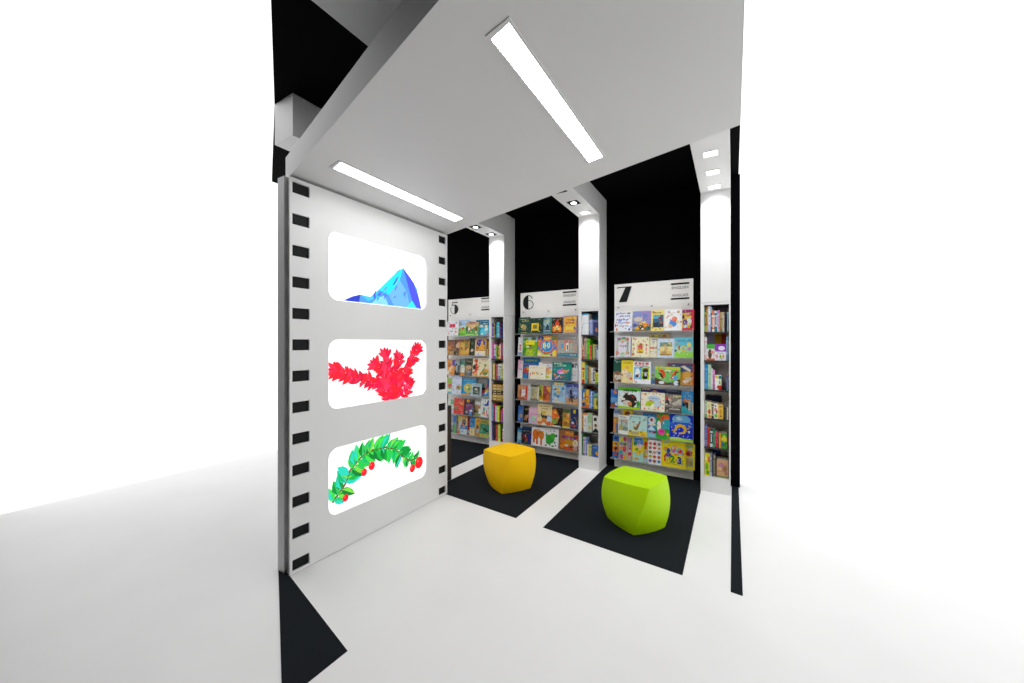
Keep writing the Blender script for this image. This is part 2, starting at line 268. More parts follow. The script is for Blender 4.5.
(-2.3598,4.427,1.017,0.2618,0.2762,'1a78b8','w .15 .85 .7 .08 90b858;w .1 .66 .7 .08 8878c8;e .25 .42 .16 .16 e06030;e .35 .48 .1 .08 f0b848;e .2 .35 .1 .1 d84028;r 0 0 .3 .2 2090d0','bright blue book with an orange fish shape, third ledge, display 6','picture books on the third ledge of display 6'),
(-2.2418,4.386,1.017,0.2517,0.1819,'f6f0d8','w .12 .8 .75 .05 e0c898;e .25 .42 .05 .06 e05060;e .35 .46 .06 .09 f0d080;e .5 .46 .05 .1 d0a870;e .55 .4 .06 .05 88b868;e .62 .42 .08 .06 f0e0a0;e .78 .38 .05 .06 8898b0;w .2 .3 .5 .03 f0c050','cream landscape book with a row of small animals, third ledge, display 6','picture books on the third ledge of display 6'),
(-2.1263,4.4065,1.017,0.2106,0.2261,'f0eef0','r .55 .1 .95 .75 f4ecd8;e .7 .5 .16 .2 f0c030;e .62 .6 .14 .1 f0a090;e .65 .15 .16 .08 c8dc40;w .3 .92 .65 .06 d85048;r 0 .7 .5 .8 c8d8e8;e .8 .7 .1 .06 a8c0e0','white book with a yellow and red picture at right, third ledge, display 6','picture books on the third ledge of display 6'),
(-1.8914,4.386,1.017,0.2651,0.2379,'147878','e .5 .6 .5 .3 1a8c8c;r 0 0 1 .15 2c6890;e .42 .48 .16 .13 e070d8;e .65 .5 .14 .1 f09858;p .75 .5 .95 .72 .85 .5 f0b8a0;e .52 .42 .14 .06 f4b8d8;e .2 .25 .08 .05 f06830;p .15 .1 .4 .3 .45 .25 .2 .05 b8c8d0;w .1 .88 .4 .08 c8e0b8;w .25 .76 .65 .1 a8d8b0;e .85 .75 .14 .15 1c9c80;e .7 .12 .16 .08 388878','teal book with a pink and orange fish, third ledge, display 6','picture books on the third ledge of display 6'),
(-1.7307,4.4065,1.017,0.101,0.2412,'e6e6ea','r .22 .7 .5 .9 404048;r .6 .68 .7 .92 404048;r .7 .85 .95 .92 404048;r .85 .68 .95 .92 404048;e .05 .35 .1 .1 e05840;r .3 .1 .9 .6 e0e2e8','white book with tall dark grey capital letters, third ledge, display 6','picture books on the third ledge of display 6'),
(-2.4687,4.386,0.725,0.1449,0.2024,'c88a60','r .82 0 1 .95 d8382c;r .4 .25 .82 .7 f0e8ec;r .1 .7 .85 .95 d8a078;e .3 .5 .12 .25 b06840;r 0 0 .8 .15 a85038;w .45 .5 .3 .05 d0a0a0','tan and brick red book with a white box, fourth ledge, display 6','picture books on the fourth ledge of display 6'),
(-2.3827,4.4065,0.725,0.0703,0.2006,'e8e8ee','r .1 .1 .9 .9 eff0f4;w .2 .7 .5 .04 a8b0b8','narrow plain white book on the middle of the row, fourth ledge, display 6','picture books on the fourth ledge of display 6'),
(-2.2804,4.386,0.725,0.1247,0.2179,'b8b89c','r 0 .85 1 1 505848;e .4 .5 .3 .25 a0a888;r .5 .3 .65 .5 f0b040;r .5 .55 .7 .65 e8a848;r .2 .3 .3 .75 788870;r 0 0 1 .15 707c68;r .85 .1 1 .9 e8dcc0;r .5 .15 .6 .25 e06838','grey green book with a pale cityscape, fourth ledge, display 6','picture books on the fourth ledge of display 6'),
(-2.1974,4.4065,0.725,0.0885,0.216,'d8c850','r 0 .65 .6 .9 88a838;r 0 .1 1 .4 e8b830;e .4 .5 .25 .2 5c6028;r 0 0 1 .1 f0e8c8;e .6 .3 .2 .1 a88020','lime and gold narrow forest book, fourth ledge, display 6','picture books on the fourth ledge of display 6'),
(-2.1016,4.386,0.725,0.1067,0.21,'b05028','p .3 .95 1 .95 1 .55 e8a838;e .3 .9 .14 .08 784098;r 0 .2 .6 .5 8c3c20;e .7 .3 .3 .2 c86830;r 0 0 1 .12 d88848','burnt orange book with a golden streak, fourth ledge, display 6','picture books on the fourth ledge of display 6'),
(-1.9393,4.386,0.725,0.2139,0.2689,'3c84a0','r .1 .0 .98 .86 a4c8e4;r .2 .84 .85 .98 ecd890;e .45 .66 .14 .08 e8c030;e .5 .52 .12 .06 d8b028;e .3 .65 .1 .06 4878a8;e .3 .4 .12 .1 6898b8;e .7 .45 .14 .16 88b0d0;e .5 .32 .1 .08 5880b0;e .8 .7 .1 .08 5890b8;r .15 .02 .9 .1 d8c8a8;e .35 .2 .1 .05 f0e8d0;e .2 .7 .06 .05 e8d8a0','teal blue book with yellow bird shapes on pale blue, fourth ledge, display 6','picture books on the fourth ledge of display 6'),
(-1.7481,4.386,0.725,0.1647,0.2572,'7c98cc','r 0 .82 1 1 4858a8;w .3 .78 .6 .06 c8a8b0;r 0 0 1 .3 c8a078;e .4 .6 .1 .12 302c34;p .3 .15 .35 .55 .5 .55 .6 .1 .48 .1 .42 .35 .38 .1 282830;p .45 .5 .8 .25 .75 .22 .42 .42 383840;r 0 .3 .2 .45 b8c0d8;e .75 .55 .2 .08 a8b8e0;r .1 .0 .9 .08 e8a050','blue sky book with a dark armoured figure, fourth ledge, display 6','picture books on the fourth ledge of display 6'),
(-2.4998,4.386,0.417,0.0759,0.2312,'3868b8','r 0 .9 1 1 305090;e .7 .4 .25 .12 d0a838;e .3 .3 .25 .2 6898d8;e .5 .6 .3 .1 5888d0','blue book with a gold edge at the row end, fifth ledge, display 6','picture books on the fifth ledge of display 6'),
(-2.4218,4.4065,0.417,0.1021,0.2291,'14100e','e .6 .35 .3 .1 c08860;w .3 .75 .6 .08 a8a060;e .4 .2 .25 .08 b07850;p .1 .15 .8 .5 .9 .45 d0a080','black book with a copper relief, fifth ledge, display 6','picture books on the fifth ledge of display 6'),
(-2.3046,4.386,0.417,0.1291,0.213,'e8a8d0','r .05 .7 .95 .95 e8c0d8;w .2 .72 .6 .07 e8d870;e .55 .3 .3 .18 a8d8b0;e .3 .2 .25 .12 b8c8e0;e .7 .45 .2 .08 c8e0b8;r 0 0 1 .06 d0c8e0','pink book with pale green hills, fifth ledge, display 6','picture books on the fifth ledge of display 6'),
(-2.134,4.386,0.417,0.208,0.2716,'f0dca8','w .1 .88 .75 .07 b8985c;w .25 .78 .5 .05 b8985c;e .48 .55 .13 .1 f0c880;e .45 .62 .14 .06 e0b838;p .25 .45 .75 .45 .65 .3 .35 .3 3c4030;e .48 .22 .18 .14 e89040;e .2 .1 .2 .08 e88858;e .8 .1 .18 .1 e86838;e .48 .05 .15 .08 f0f0dc;r .7 .2 .98 .45 c8dcf0;r 0 .45 1 .48 6878a8;e .3 .52 .05 .08 407830','cream book with an orange harlequin figure, fifth ledge, display 6','picture books on the fifth ledge of display 6'),
(-1.9528,4.386,0.417,0.1502,0.2421,'18201c','p 0 .25 0 .85 .35 .97 .7 .55 .55 .25 .1 .05 f07828;p .05 .25 .08 .45 .5 .5 .5 .25 .15 .08 78b848;e .3 .75 .12 .07 f8c060;e .3 .4 .12 .06 d84830;r .05 0 .85 .06 f0f0e0;e .5 .6 .1 .05 e04828','black book with an orange hexagon, fifth ledge, display 6','picture books on the fifth ledge of display 6'),
(-1.8241,4.386,0.417,0.1032,0.2388,'c08838','r 0 .8 1 1 48683c;e .5 .5 .35 .25 e09838;e .3 .6 .15 .1 708030;e .7 .35 .16 .1 f0c050;e .4 .25 .2 .08 a86020;r 0 0 1 .08 e8d848;e .75 .7 .14 .1 e8c888','orange and olive book with a smiling animal pattern, fifth ledge, display 6','picture books on the fifth ledge of display 6'),
(-1.7183,4.386,0.417,0.1044,0.2485,'123468','r .35 .78 .65 .96 f0d820;p 0 .6 .7 .2 .6 .15 0 .5 285088;e .3 .3 .15 .06 e8e0e0;e .4 .16 .4 .05 c83048;p .5 .7 .9 .3 .85 .28 d8a838','navy book with a yellow corner shape, fifth ledge, display 6','picture books on the fifth ledge of display 6'),
(-2.522,4.4065,0.132,0.0735,0.1966,'58b8e0','r .1 .2 .8 .7 b8dce8;r 0 .85 1 1 2868b0;e .5 .4 .2 .1 e8e8e0','cyan and white book behind the yellow stool, bottom ledge, display 6','picture books on the bottom ledge of display 6'),
(-2.3989,4.427,0.132,0.1966,0.2188,'1c3c78','w .1 .9 .8 .05 4878b8','navy blue wide book at the back of the row, bottom ledge, display 6','picture books on the bottom ledge of display 6'),
(-2.4043,4.386,0.132,0.1458,0.1967,'141a28','r .65 .05 1 .7 1c2c80;r .1 .3 .3 .7 802028;p .35 .1 .5 .55 .7 .2 .6 .1 206838;e .5 .35 .12 .15 c03838;w .1 .85 .8 .06 7888a0;e .4 .55 .06 .08 d8c8a0','black and blue book with red and green figures, bottom ledge, display 6','picture books on the bottom ledge of display 6'),
(-2.2285,4.386,0.132,0.1948,0.2405,'f4f4f4','e .32 .62 .26 .28 e87820;e .75 .6 .2 .24 e08420;e .55 .72 .2 .14 d87018;r .12 .15 .26 .5 d86818;r .36 .08 .5 .45 d86010;r .68 .06 .82 .45 e07820;e .5 .85 .14 .06 f0a880','white book with a large burnt orange blob, bottom ledge, display 6','picture books on the bottom ledge of display 6'),
(-2.0325,4.386,0.132,0.1933,0.2517,'f2f2f4','p .05 .8 .15 .65 .3 .6 .35 .3 .1 .2 28a030;e .42 .45 .3 .22 2ca82c;e .6 .62 .2 .14 48b838;e .28 .28 .18 .12 38a838;p .3 .2 .4 .05 .5 .3 48c040;e .85 .65 .07 .07 484858;e .1 .1 .08 .04 c04848;e .6 .1 .1 .05 58a048;e .8 .15 .08 .03 e06848;e .75 .28 .08 .04 40a050;w .3 .92 .5 .04 c8ccd0','white book with a leafy green blob, bottom ledge, display 6','picture books on the bottom ledge of display 6'),
(-1.8948,4.427,0.132,0.1039,0.2486,'88b0d0','e .4 .8 .2 .08 d8e0e8;e .7 .7 .2 .1 5888b8','pale blue book behind the orange collage cover, bottom ledge, display 6','picture books on the bottom ledge of display 6'),
(-1.7945,4.386,0.132,0.2558,0.2521,'a87040','r .3 .75 .75 .97 e88828;w .32 .84 .4 .06 f0c040;e .25 .66 .12 .06 582888;e .75 .64 .14 .07 683890;r .25 .6 .75 .7 a84898;e .5 .4 .28 .18 d09830;e .2 .4 .12 .16 e87820;e .85 .4 .14 .18 e8dcd0;e .2 .2 .16 .1 f09030;e .5 .12 .3 .1 e86020;e .85 .15 .12 .1 d0a8a0;r .76 .8 1 1 383028;e .9 .7 .1 .06 c83828;e .4 .25 .1 .06 f0e0c0;e .65 .2 .1 .06 904830;e .85 .42 .06 .07 e8c040','orange collage book with a tiger striped figure, bottom ledge, display 6','picture books on the bottom ledge of display 6'),
(-1.1092,4.386,1.634,0.2066,0.2426,'eef0f8','w .1 .86 .5 .05 6a7cc8;w .3 .72 .6 .06 7a8cd8;w .12 .55 .7 .06 6478c8;w .2 .4 .7 .05 7a8cd0;w .3 .25 .5 .05 8a98d8;e .8 .88 .1 .05 8aa070;e .08 .3 .04 .08 d05a60;e .15 .1 .05 .07 e08a40;e .75 .42 .1 .05 e0a890;e .85 .1 .06 .06 6a68b0','white picture book with scattered blue handwriting, top ledge, display 7','picture books on the top ledge of display 7'),
(-0.8985,4.386,1.634,0.1964,0.2331,'8a94cc','r 0 0 1 .35 8a7440;r 0 .1 .3 .5 9aa0c8;r .5 .6 1 1 a08ac8;e .3 .6 .25 .12 d8c8b8;e .65 .75 .2 .1 7088d0;e .25 .15 .12 .08 e8b030;e .5 .2 .14 .1 302820;e .75 .3 .18 .12 e88a20;e .85 .15 .14 .1 206058;e .45 .38 .1 .08 e0b060;e .1 .3 .1 .1 5060a0;e .65 .45 .1 .06 f0d080;e .55 .12 .06 .05 f0e8d8','blue and violet picture book crowded with small figures, top ledge, display 7','picture books on the top ledge of display 7'),
(-0.7277,4.386,1.634,0.1387,0.2346,'f0dc80','r .15 .18 .95 .78 3a6a88;r .15 .18 .95 .42 2a3c48;r .15 .6 .7 .78 6ab0c8;e .7 .6 .14 .1 8a3a3a;e .78 .4 .12 .06 b06a50;w .2 .85 .6 .05 6a5a30','pale yellow framed book with a dark blue sea picture, top ledge, display 7','picture books on the top ledge of display 7'),
(-0.5664,4.386,1.634,0.1776,0.2362,'f4f4f6','e .5 .36 .22 .18 4a90e0;e .58 .55 .16 .12 f08060;e .35 .22 .14 .08 f0c898;e .75 .42 .1 .08 e8d8a8;e .62 .45 .05 .05 e04050;e .8 .88 .09 .06 d0a868;w .15 .82 .5 .04 d8d0c8;w .15 .7 .4 .04 e0d8d0','white book with a round blue and orange painted shape, top ledge, display 7','picture books on the top ledge of display 7'),
(-0.4166,4.386,1.634,0.1155,0.2292,'d83048','r 0 .12 .75 .85 e8b840;r 0 .85 .8 1 a83a78;e .6 .45 .2 .2 e8ece0;e .25 .4 .2 .14 6a4a98;e .3 .2 .14 .08 c8dcf0;e .6 .2 .16 .08 f0c030;e .1 .65 .1 .1 402838;e .5 .75 .2 .06 e06a40;e .75 .18 .08 .07 203848','crimson book with a busy yellow and white picture, top ledge, display 7','picture books on the top ledge of display 7'),
(-1.1135,4.386,1.337,0.1784,0.2413,'e4e2ee','r .1 .75 .9 .95 b0c0b0;e .25 .88 .12 .06 a05888;e .55 .9 .14 .07 5a9868;e .8 .86 .1 .07 d86a5a;e .5 .82 .1 .05 f0c890;r .08 .1 .2 .75 c8c8b8;r .75 .1 .88 .75 a8b8b0;e .15 .2 .1 .1 e08a70;e .8 .2 .1 .1 d0b080;e .5 .12 .2 .1 b8d8b8;w .28 .52 .45 .06 f0a0b0','lavender white book with a flower garland border, second ledge, display 7','picture books on the second ledge of display 7'),
(-0.9146,4.386,1.337,0.1934,0.2338,'f2eccc','r .3 .2 .68 .65 e0c890;e .5 .5 .14 .12 e05868;e .5 .35 .16 .08 f0c838;e .5 .24 .18 .05 b89020;e .52 .64 .07 .05 a06028;e .12 .92 .06 .04 c87060;e .9 .88 .04 .06 c8b060;e .1 .62 .05 .07 b0a840;e .14 .42 .06 .08 e89a90;e .1 .14 .07 .08 c87838;e .85 .6 .05 .05 a85850;e .85 .42 .05 .08 f0a8a0;e .85 .2 .06 .06 e8c080','cream book with a small red and gold centre picture, second ledge, display 7','picture books on the second ledge of display 7'),
(-0.7187,4.427,1.337,0.2254,0.2639,'c8b878','e .2 .92 .1 .04 8a8048;e .35 .93 .06 .05 d8c020;e .75 .93 .1 .05 b85038;e .55 .92 .1 .03 808878','tan yellow wide book peeking over two others, second ledge, display 7','picture books on the second ledge of display 7'),
(-0.7737,4.4065,1.337,0.0886,0.2238,'f2ecd0','r .05 .44 .6 .52 f05838;r .5 .46 .95 .5 906838;w .1 .28 .8 .04 d8d890;r .3 .9 1 .95 7080b8;e .5 .8 .2 .04 a8c0e0','cream book with a red band beneath a blue line, second ledge, display 7','picture books on the second ledge of display 7'),
(-0.6395,4.386,1.337,0.1729,0.2135,'cfdff4','r .13 .12 .86 .8 e0c878;r .13 .55 .86 .8 6a9890;r .13 .35 .86 .58 e8dc98;p .2 .78 .5 .68 .55 .3 .4 .25 .45 .6 c89058;e .5 .5 .06 .2 e0b080;e .72 .74 .1 .06 f0d030;r .13 .12 .86 .2 a88840;e .4 .25 .15 .08 c09870','pale blue bordered book with a tan landscape picture, second ledge, display 7','picture books on the second ledge of display 7'),
(-0.4589,4.386,1.337,0.1844,0.2247,'68c4dc','r 0 0 1 .3 9ade58;r 0 .3 1 .55 a0dcc8;e .78 .65 .12 .11 f4e070;e .52 .45 .14 .16 e8c840;e .52 .46 .12 .07 a8dce0;e .25 .48 .05 .14 e06850;e .8 .45 .1 .09 c890b0;e .05 .35 .08 .05 3a4868;w .1 .8 .8 .07 4898b8;e .25 .3 .1 .08 c8e8a0','turquoise and lime book with painted eggs, second ledge, display 7','picture books on the second ledge of display 7'),
(-1.1107,4.4065,1.033,0.2353,0.2726,'1e584a','r 0 0 .6 .45 a8886c;e .3 .25 .25 .16 e0d8cc;e .2 .4 .12 .1 8a6248;w .15 .88 .5 .04 8ab0a0;e .4 .08 .2 .06 705038','dark green book with a brown and white animal picture, third ledge, display 7','picture books on the third ledge of display 7'),
(-1.0646,4.386,1.033,0.1328,0.2649,'f0dc30','r 0 0 1 .4 ecd8a0;e .3 .45 .26 .18 f4e8c8;e .7 .35 .24 .16 d8c8b8;e .85 .2 .14 .06 e87040;e .3 .15 .24 .12 f4e0a8;e .5 .68 .2 .06 f0b848;w .15 .85 .7 .06 c8a020;e .08 .35 .08 .05 987028','bright yellow book with pale round animals, third ledge, display 7','picture books on the third ledge of display 7'),
(-0.8985,4.386,1.033,0.1953,0.2541,'f2f4fa','r .06 .2 .5 .74 6cbce4;r .5 .2 .92 .74 c4e010;e .26 .46 .15 .24 f0f4f8;e .24 .34 .1 .08 484858;e .7 .6 .17 .1 303030;e .7 .4 .14 .16 444858;e .68 .28 .16 .07 181818;e .72 .44 .07 .1 d0d4d8;r .1 .86 .24 .96 e05038;r .32 .86 .46 .96 e05038;r .52 .86 .62 .96 e05038;r .7 .86 .88 .96 e06848;w .12 .78 .7 .04 484848','white book with red letters over blue and lime panels, third ledge, display 7','picture books on the third ledge of display 7'),
(-0.7836,4.427,1.033,0.0471,0.1966,'d4e4f4','e .5 .5 .4 .08 c4dc40;r 0 0 1 .2 7098d8;r 0 .2 1 .32 88b8b0;w .1 .8 .8 .04 a0c0d0','narrow pale blue book with a lime leaf, third ledge, display 7','picture books on the third ledge of display 7'),
(-0.6233,4.386,1.033,0.2597,0.2042,'84c860','r 0 .85 1 1 c8d840;p 0 .4 .5 .12 1 .35 1 0 0 0 5a4038;p .12 .8 .3 .86 .42 .6 .36 .35 .3 .35 .3 .6 e84828;p .1 .68 .28 .6 .32 .35 .26 .35 .22 .5 282c20;p .7 .65 .82 .82 .95 .8 .8 .7 .76 .45 .66 .5 f06030;p .78 .62 .82 .74 .98 .74 .84 .66 .8 .5 203020;e .26 .13 .12 .08 e8eef8;e .84 .13 .1 .13 dce8f8;e .52 .78 .14 .06 dcecd0;e .8 .4 .1 .12 58b0e8;e .65 .4 .08 .06 d85090;e .5 .4 .12 .2 7cc870','green landscape book with two curved red birds, third ledge, display 7','picture books on the third ledge of display 7'),
(-0.4951,4.4065,1.033,0.2656,0.246,'b84a28','r .04 .04 .96 .96 48588c;r .04 .04 .96 .6 d89438;p .5 .85 .65 .9 .9 .7 .85 .62 .6 .78 ece4d8;e .75 .45 .15 .2 e8b050;e .8 .3 .12 .08 d8c8b0;e .7 .2 .12 .06 f0e0d0;r .04 .04 .96 .14 d8a860','rust framed wide book with blue sky and golden wheat, third ledge, display 7','picture books on the third ledge of display 7'),
(-1.2174,4.4065,0.731,0.0848,0.2154,'2e6ec0','e .6 .85 .25 .1 f08830;r 0 .3 1 .55 60a8e0;e .3 .12 .4 .12 904838;e .8 .2 .2 .1 d0d8e0','blue book with an orange shape behind the black animal cover, fourth ledge, display 7','picture books on the fourth ledge of display 7'),
(-1.0429,4.386,0.731,0.2545,0.2474,'dfeef0','r 0 .85 1 1 5ab828;r 0 0 1 .12 a8d020;e .62 .4 .24 .3 2c221c;p .15 .4 .35 .75 .5 .75 .6 .5 .4 .4 .25 .25 2c221c;e .42 .28 .2 .12 d8d0c8;e .55 .25 .1 .08 e08848;e .22 .45 .12 .06 f0e8e4;w .25 .82 .6 .1 205830;e .92 .25 .08 .16 38a030;p .55 .65 .75 .6 .72 .5 a03028;e .5 .7 .06 .04 f0f0f0','green and white square book with a large black animal, fourth ledge, display 7','picture books on the fourth ledge of display 7'),
(-0.7934,4.427,0.731,0.2536,0.2459,'282c78','w .06 .93 .35 .06 e8c050;p .45 .85 .6 .95 .8 .85 .8 .75 .45 .75 c08048;e .6 .9 .05 .04 e0a060','navy book with an orange title behind the dotted cover, fourth ledge, display 7','picture books on the fourth ledge of display 7'),
(-0.779,4.386,0.731,0.2533,0.2095,'f6f0d8','p .18 .25 .22 .45 .4 .6 .65 .5 .7 .35 .5 .4 .4 .25 b8dc20;e .55 .68 .28 .14 c0d8f0;e .72 .4 .16 .2 c8dcec;e .06 .9 .03 .03 f07050;e .2 .93 .03 .03 60b060;e .35 .95 .03 .03 f0a040;e .5 .93 .03 .03 f07080;e .65 .95 .03 .03 70a0e0;e .8 .93 .03 .03 f07050;e .93 .85 .03 .03 f0c040;e .95 .6 .03 .03 f07050;e .94 .4 .03 .03 60b060;e .92 .2 .03 .03 f07080;e .75 .12 .03 .03 f07050;e .55 .1 .03 .03 f0a040;e .35 .1 .03 .03 60b060;e .15 .12 .03 .03 f07050;e .07 .3 .03 .03 f0a040;e .06 .6 .03 .03 f07080;w .35 .65 .4 .05 8898c0','cream book dotted red around a lime green hill, fourth ledge, display 7','picture books on the fourth ledge of display 7'),
(-0.5718,4.427,0.731,0.1856,0.247,'32384c','w .1 .93 .6 .04 8890a8','dark slate book behind the photographic grey cover, fourth ledge, display 7','picture books on the fourth ledge of display 7'),
(-0.5662,4.386,0.731,0.1681,0.2027,'8a807c','r 0 0 1 .3 5c5450;p .4 .5 1 .8 1 .45 .55 .4 c8c0b4;e .2 .75 .16 .1 b84840;e .27 .68 .1 .1 e0c8b4;e .15 .55 .14 .14 48403c;e .1 .45 .08 .05 d8d0c8;w .3 .18 .6 .06 e0dcd8;r .5 .88 1 .94 d0dc90','grey brown book with a soft photograph of a figure, fourth ledge, display 7','picture books on the fourth ledge of display 7'),
(-0.4267,4.4065,0.731,0.1162,0.2448,'3a94d8','e .45 .55 .35 .1 f07828;r .1 .25 .7 .5 28303c;r .6 .15 .78 .65 d8c8a0;r 0 0 1 .16 30b0c0;e .2 .2 .3 .12 40c0d0;r .3 .6 .38 .95 90a8b8;e .7 .8 .15 .06 70b0e0;r .9 .05 1 .5 e0d0a0','sky blue book with an orange and black ship, fourth ledge, display 7','picture books on the fourth ledge of display 7'),
(-1.2,4.427,0.429,0.0674,0.2601,'e89858','r 0 .7 1 1 d8e4f0;r 0 .88 1 1 7090c8;e .4 .55 .3 .08 f0c850;r .5 .1 .95 .4 3888d0;r .5 0 1 .1 30a060','narrow orange desert book at the row end, fifth ledge, display 7','picture books on the fifth ledge of display 7'),
(-1.0637,4.4065,0.429,0.1116,0.2796,'f0c010','e .45 .85 .3 .1 6a3a20;e .45 .8 .12 .04 a86838','yellow book with a brown face above the white one, fifth ledge, display 7','picture books on the fifth ledge of display 7'),
(-1.1054,4.386,0.429,0.1167,0.2192,'f2f2ec','r .08 .2 .95 .82 b8ccc4;r .08 .2 .95 .4 809890;e .25 .35 .2 .14 c8c060;e .6 .7 .3 .07 d8a8a0;r .3 .3 .36 .8 70807c;r .7 .3 .75 .75 8090a0;w .1 .88 .7 .05 606868','white book with a soft green and rose view, fifth ledge, display 7','picture books on the fifth ledge of display 7'),
(-0.943,4.386,0.429,0.2041,0.2352,'c2e6e2','r 0 0 1 .24 ecdc20;e .4 .42 .14 .16 88785a;p .42 .4 .6 .75 .64 .65 .52 .35 947048;e .35 .5 .1 .08 d8d8c0;e .35 .12 .25 .07 b8a890;e .1 .2 .08 .05 8a8838;e .7 .2 .08 .05 b0a020;e .8 .08 .15 .05 f0a030;p .6 .72 .7 .7 .66 .66 788088;w .1 .88 .6 .05 88c0c0','pale aqua book with a brown figure in yellow flowers, fifth ledge, display 7','picture books on the fifth ledge of display 7'),
(-0.8185,4.4065,0.429,0.149,0.2623,'4ca4dc','e .68 .72 .28 .16 e4eef4;e .65 .75 .1 .08 c04040;e .68 .55 .28 .05 f0e8d0;p .35 .3 .65 .5 .95 .3 d8e8f0;r 0 .2 1 .26 303858;e .7 .23 .16 .03 d04848;r 0 .0 1 .2 90d0e8;r 0 .9 1 1 3070b8','bright blue book with white sailing ships, fifth ledge, display 7','picture books on the fifth ledge of display 7'),
(-0.6719,4.386,0.429,0.1373,0.2798,'2c9c2c','r .45 .4 1 .8 3aa8b8;e .7 .88 .3 .1 f07030;e .45 .8 .16 .08 e04838;e .2 .5 .16 .22 f0e4dc;e .4 .28 .28 .13 f040a8;e .85 .2 .12 .07 f0c030;e .4 .29 .12 .02 902870;r 0 0 1 .14 30b030;e .15 .9 .14 .06 d05838','green book with a large magenta egg and orange leaves, fifth ledge, display 7','picture books on the fifth ledge of display 7'),
(-0.4851,4.386,0.429,0.2324,0.284,'1a34c8','e .5 .82 .4 .2 70b8e8;e .42 .86 .14 .07 d0e4f0;r 0 .55 1 .72 2c62d8;p .25 .58 .45 .66 .68 .6 .75 .42 .65 .3 .4 .26 .4 .32 .58 .36 .62 .46 .52 .54 .38 .52 .2 .3 .15 .3 f0b820;p .7 .5 .95 .58 .8 .48 d8b060;e .12 .4 .02 .02 e0e8ff;e .3 .42 .02 .02 e0e8ff;e .85 .35 .02 .02 e0e8ff;e .8 .22 .02 .02 e0e8ff;e .15 .7 .02 .02 e0e8ff;e .9 .72 .02 .02 e0e8ff;e .2 .2 .02 .02 e0e8ff;e .6 .2 .02 .02 e0e8ff;r 0 0 1 .12 a8dc40;e .3 .1 .3 .04 c8e878','deep blue book with a golden crescent and stars, fifth ledge, display 7','picture books on the fifth ledge of display 7'),
(-1.2013,4.4065,0.131,0.0729,0.2621,'3a7cc8','r 0 .52 1 .74 f0b820;r 0 .28 1 .52 f08028;e .5 .88 .3 .06 203060;e .5 .62 .25 .05 506888;e .5 .42 .25 .09 503020;e .5 .16 .25 .08 c05048','narrow book of stacked blue and orange squares, bottom ledge, display 7','picture books on the bottom ledge of display 7'),
(-1.1137,4.386,0.131,0.0918,0.2775,'c8c0b0','e .4 .8 .3 .1 d8dc30;e .75 .85 .22 .1 b83858;e .4 .65 .35 .08 889098;e .7 .45 .26 .12 d84060;e .35 .48 .22 .06 f08838;e .3 .3 .26 .1 38a8b8;e .4 .12 .3 .1 c058a0;e .75 .1 .2 .1 e8b020;e .8 .65 .18 .08 607050','busy multicoloured book with round patterned toys, bottom ledge, display 7','picture books on the bottom ledge of display 7'),
(-1.0392,4.4065,0.131,0.0665,0.2732,'ecd820','r .22 .03 .85 .95 c4a8d8;r .22 .72 .8 .95 a890d0;e .55 .6 .25 .04 508898;e .55 .48 .25 .05 d05868;e .55 .26 .3 .07 e83028;e .5 .4 .25 .04 d0d0e8;e .5 .1 .2 .04 d8c868','yellow book with a tall lavender strip, bottom ledge, display 7','picture books on the bottom ledge of display 7'),
(-0.9436,4.386,0.131,0.1152,0.2806,'f0dc38','r .08 .7 1 .97 4890d8;e .25 .72 .18 .08 208850;e .65 .65 .25 .1 e8d0dc;e .4 .5 .15 .06 68a830;r .02 0 1 .38 a8e0dc;e .55 .35 .25 .08 f0d040;e .4 .12 .22 .05 f0a040;e .7 .42 .12 .04 e89030;w .1 .88 .8 .05 2860b0','blue and yellow book with a wide aqua foot, bottom ledge, display 7','picture books on the bottom ledge of display 7'),
(-0.8624,4.4065,0.131,0.0549,0.2776,'f0d830','e .5 .75 .35 .1 e83830;e .55 .6 .3 .07 d84838;r 0 0 1 .32 c8e0e8;e .5 .25 .4 .06 e09838;e .6 .45 .4 .06 e0a8a8;e .3 .35 .2 .06 98c830','yellow book with stacked red circles, bottom ledge, display 7','picture books on the bottom ledge of display 7'),
(-0.7597,4.386,0.131,0.1418,0.2687,'f2f2f4','e .18 .85 .13 .06 d87040;e .5 .85 .13 .06 c83838;e .84 .85 .12 .06 60a068;e .18 .68 .13 .06 c07078;e .5 .68 .13 .06 d85050;e .84 .68 .12 .06 e09840;e .18 .5 .13 .06 708048;e .5 .5 .13 .06 e0a080;e .84 .5 .12 .06 6070b0;e .18 .32 .13 .06 c8b838;e .5 .32 .13 .06 d86038;e .84 .32 .12 .06 d84858;e .18 .14 .13 .06 8068b0;e .5 .14 .13 .06 b85838;e .84 .14 .12 .06 5090c0','white word book with a grid of small pictures, bottom ledge, display 7','picture books on the bottom ledge of display 7'),
(-0.565,4.386,0.131,0.2436,0.284,'f2dc20','e .2 .66 .12 .1 f09820;e .3 .62 .08 .1 2048a0;e .5 .68 .11 .14 a890d0;e .5 .74 .05 .05 f2dc20;e .76 .64 .16 .12 88b8d8;e .78 .64 .1 .08 e83028;e .3 .46 .14 .08 704898;e .6 .82 .1 .04 f0b060;e .2 .92 .12 .03 90c090;w .2 .12 .6 .03 b8a830;e .6 .5 .07 .04 e89030;t .12 .2 .26 1 e04820;t .37 .18 .28 2 289838;t .67 .16 .28 3 2840a8','yellow counting book printed with the numerals 123, bottom ledge, display 7','picture books on the bottom ledge of display 7'),
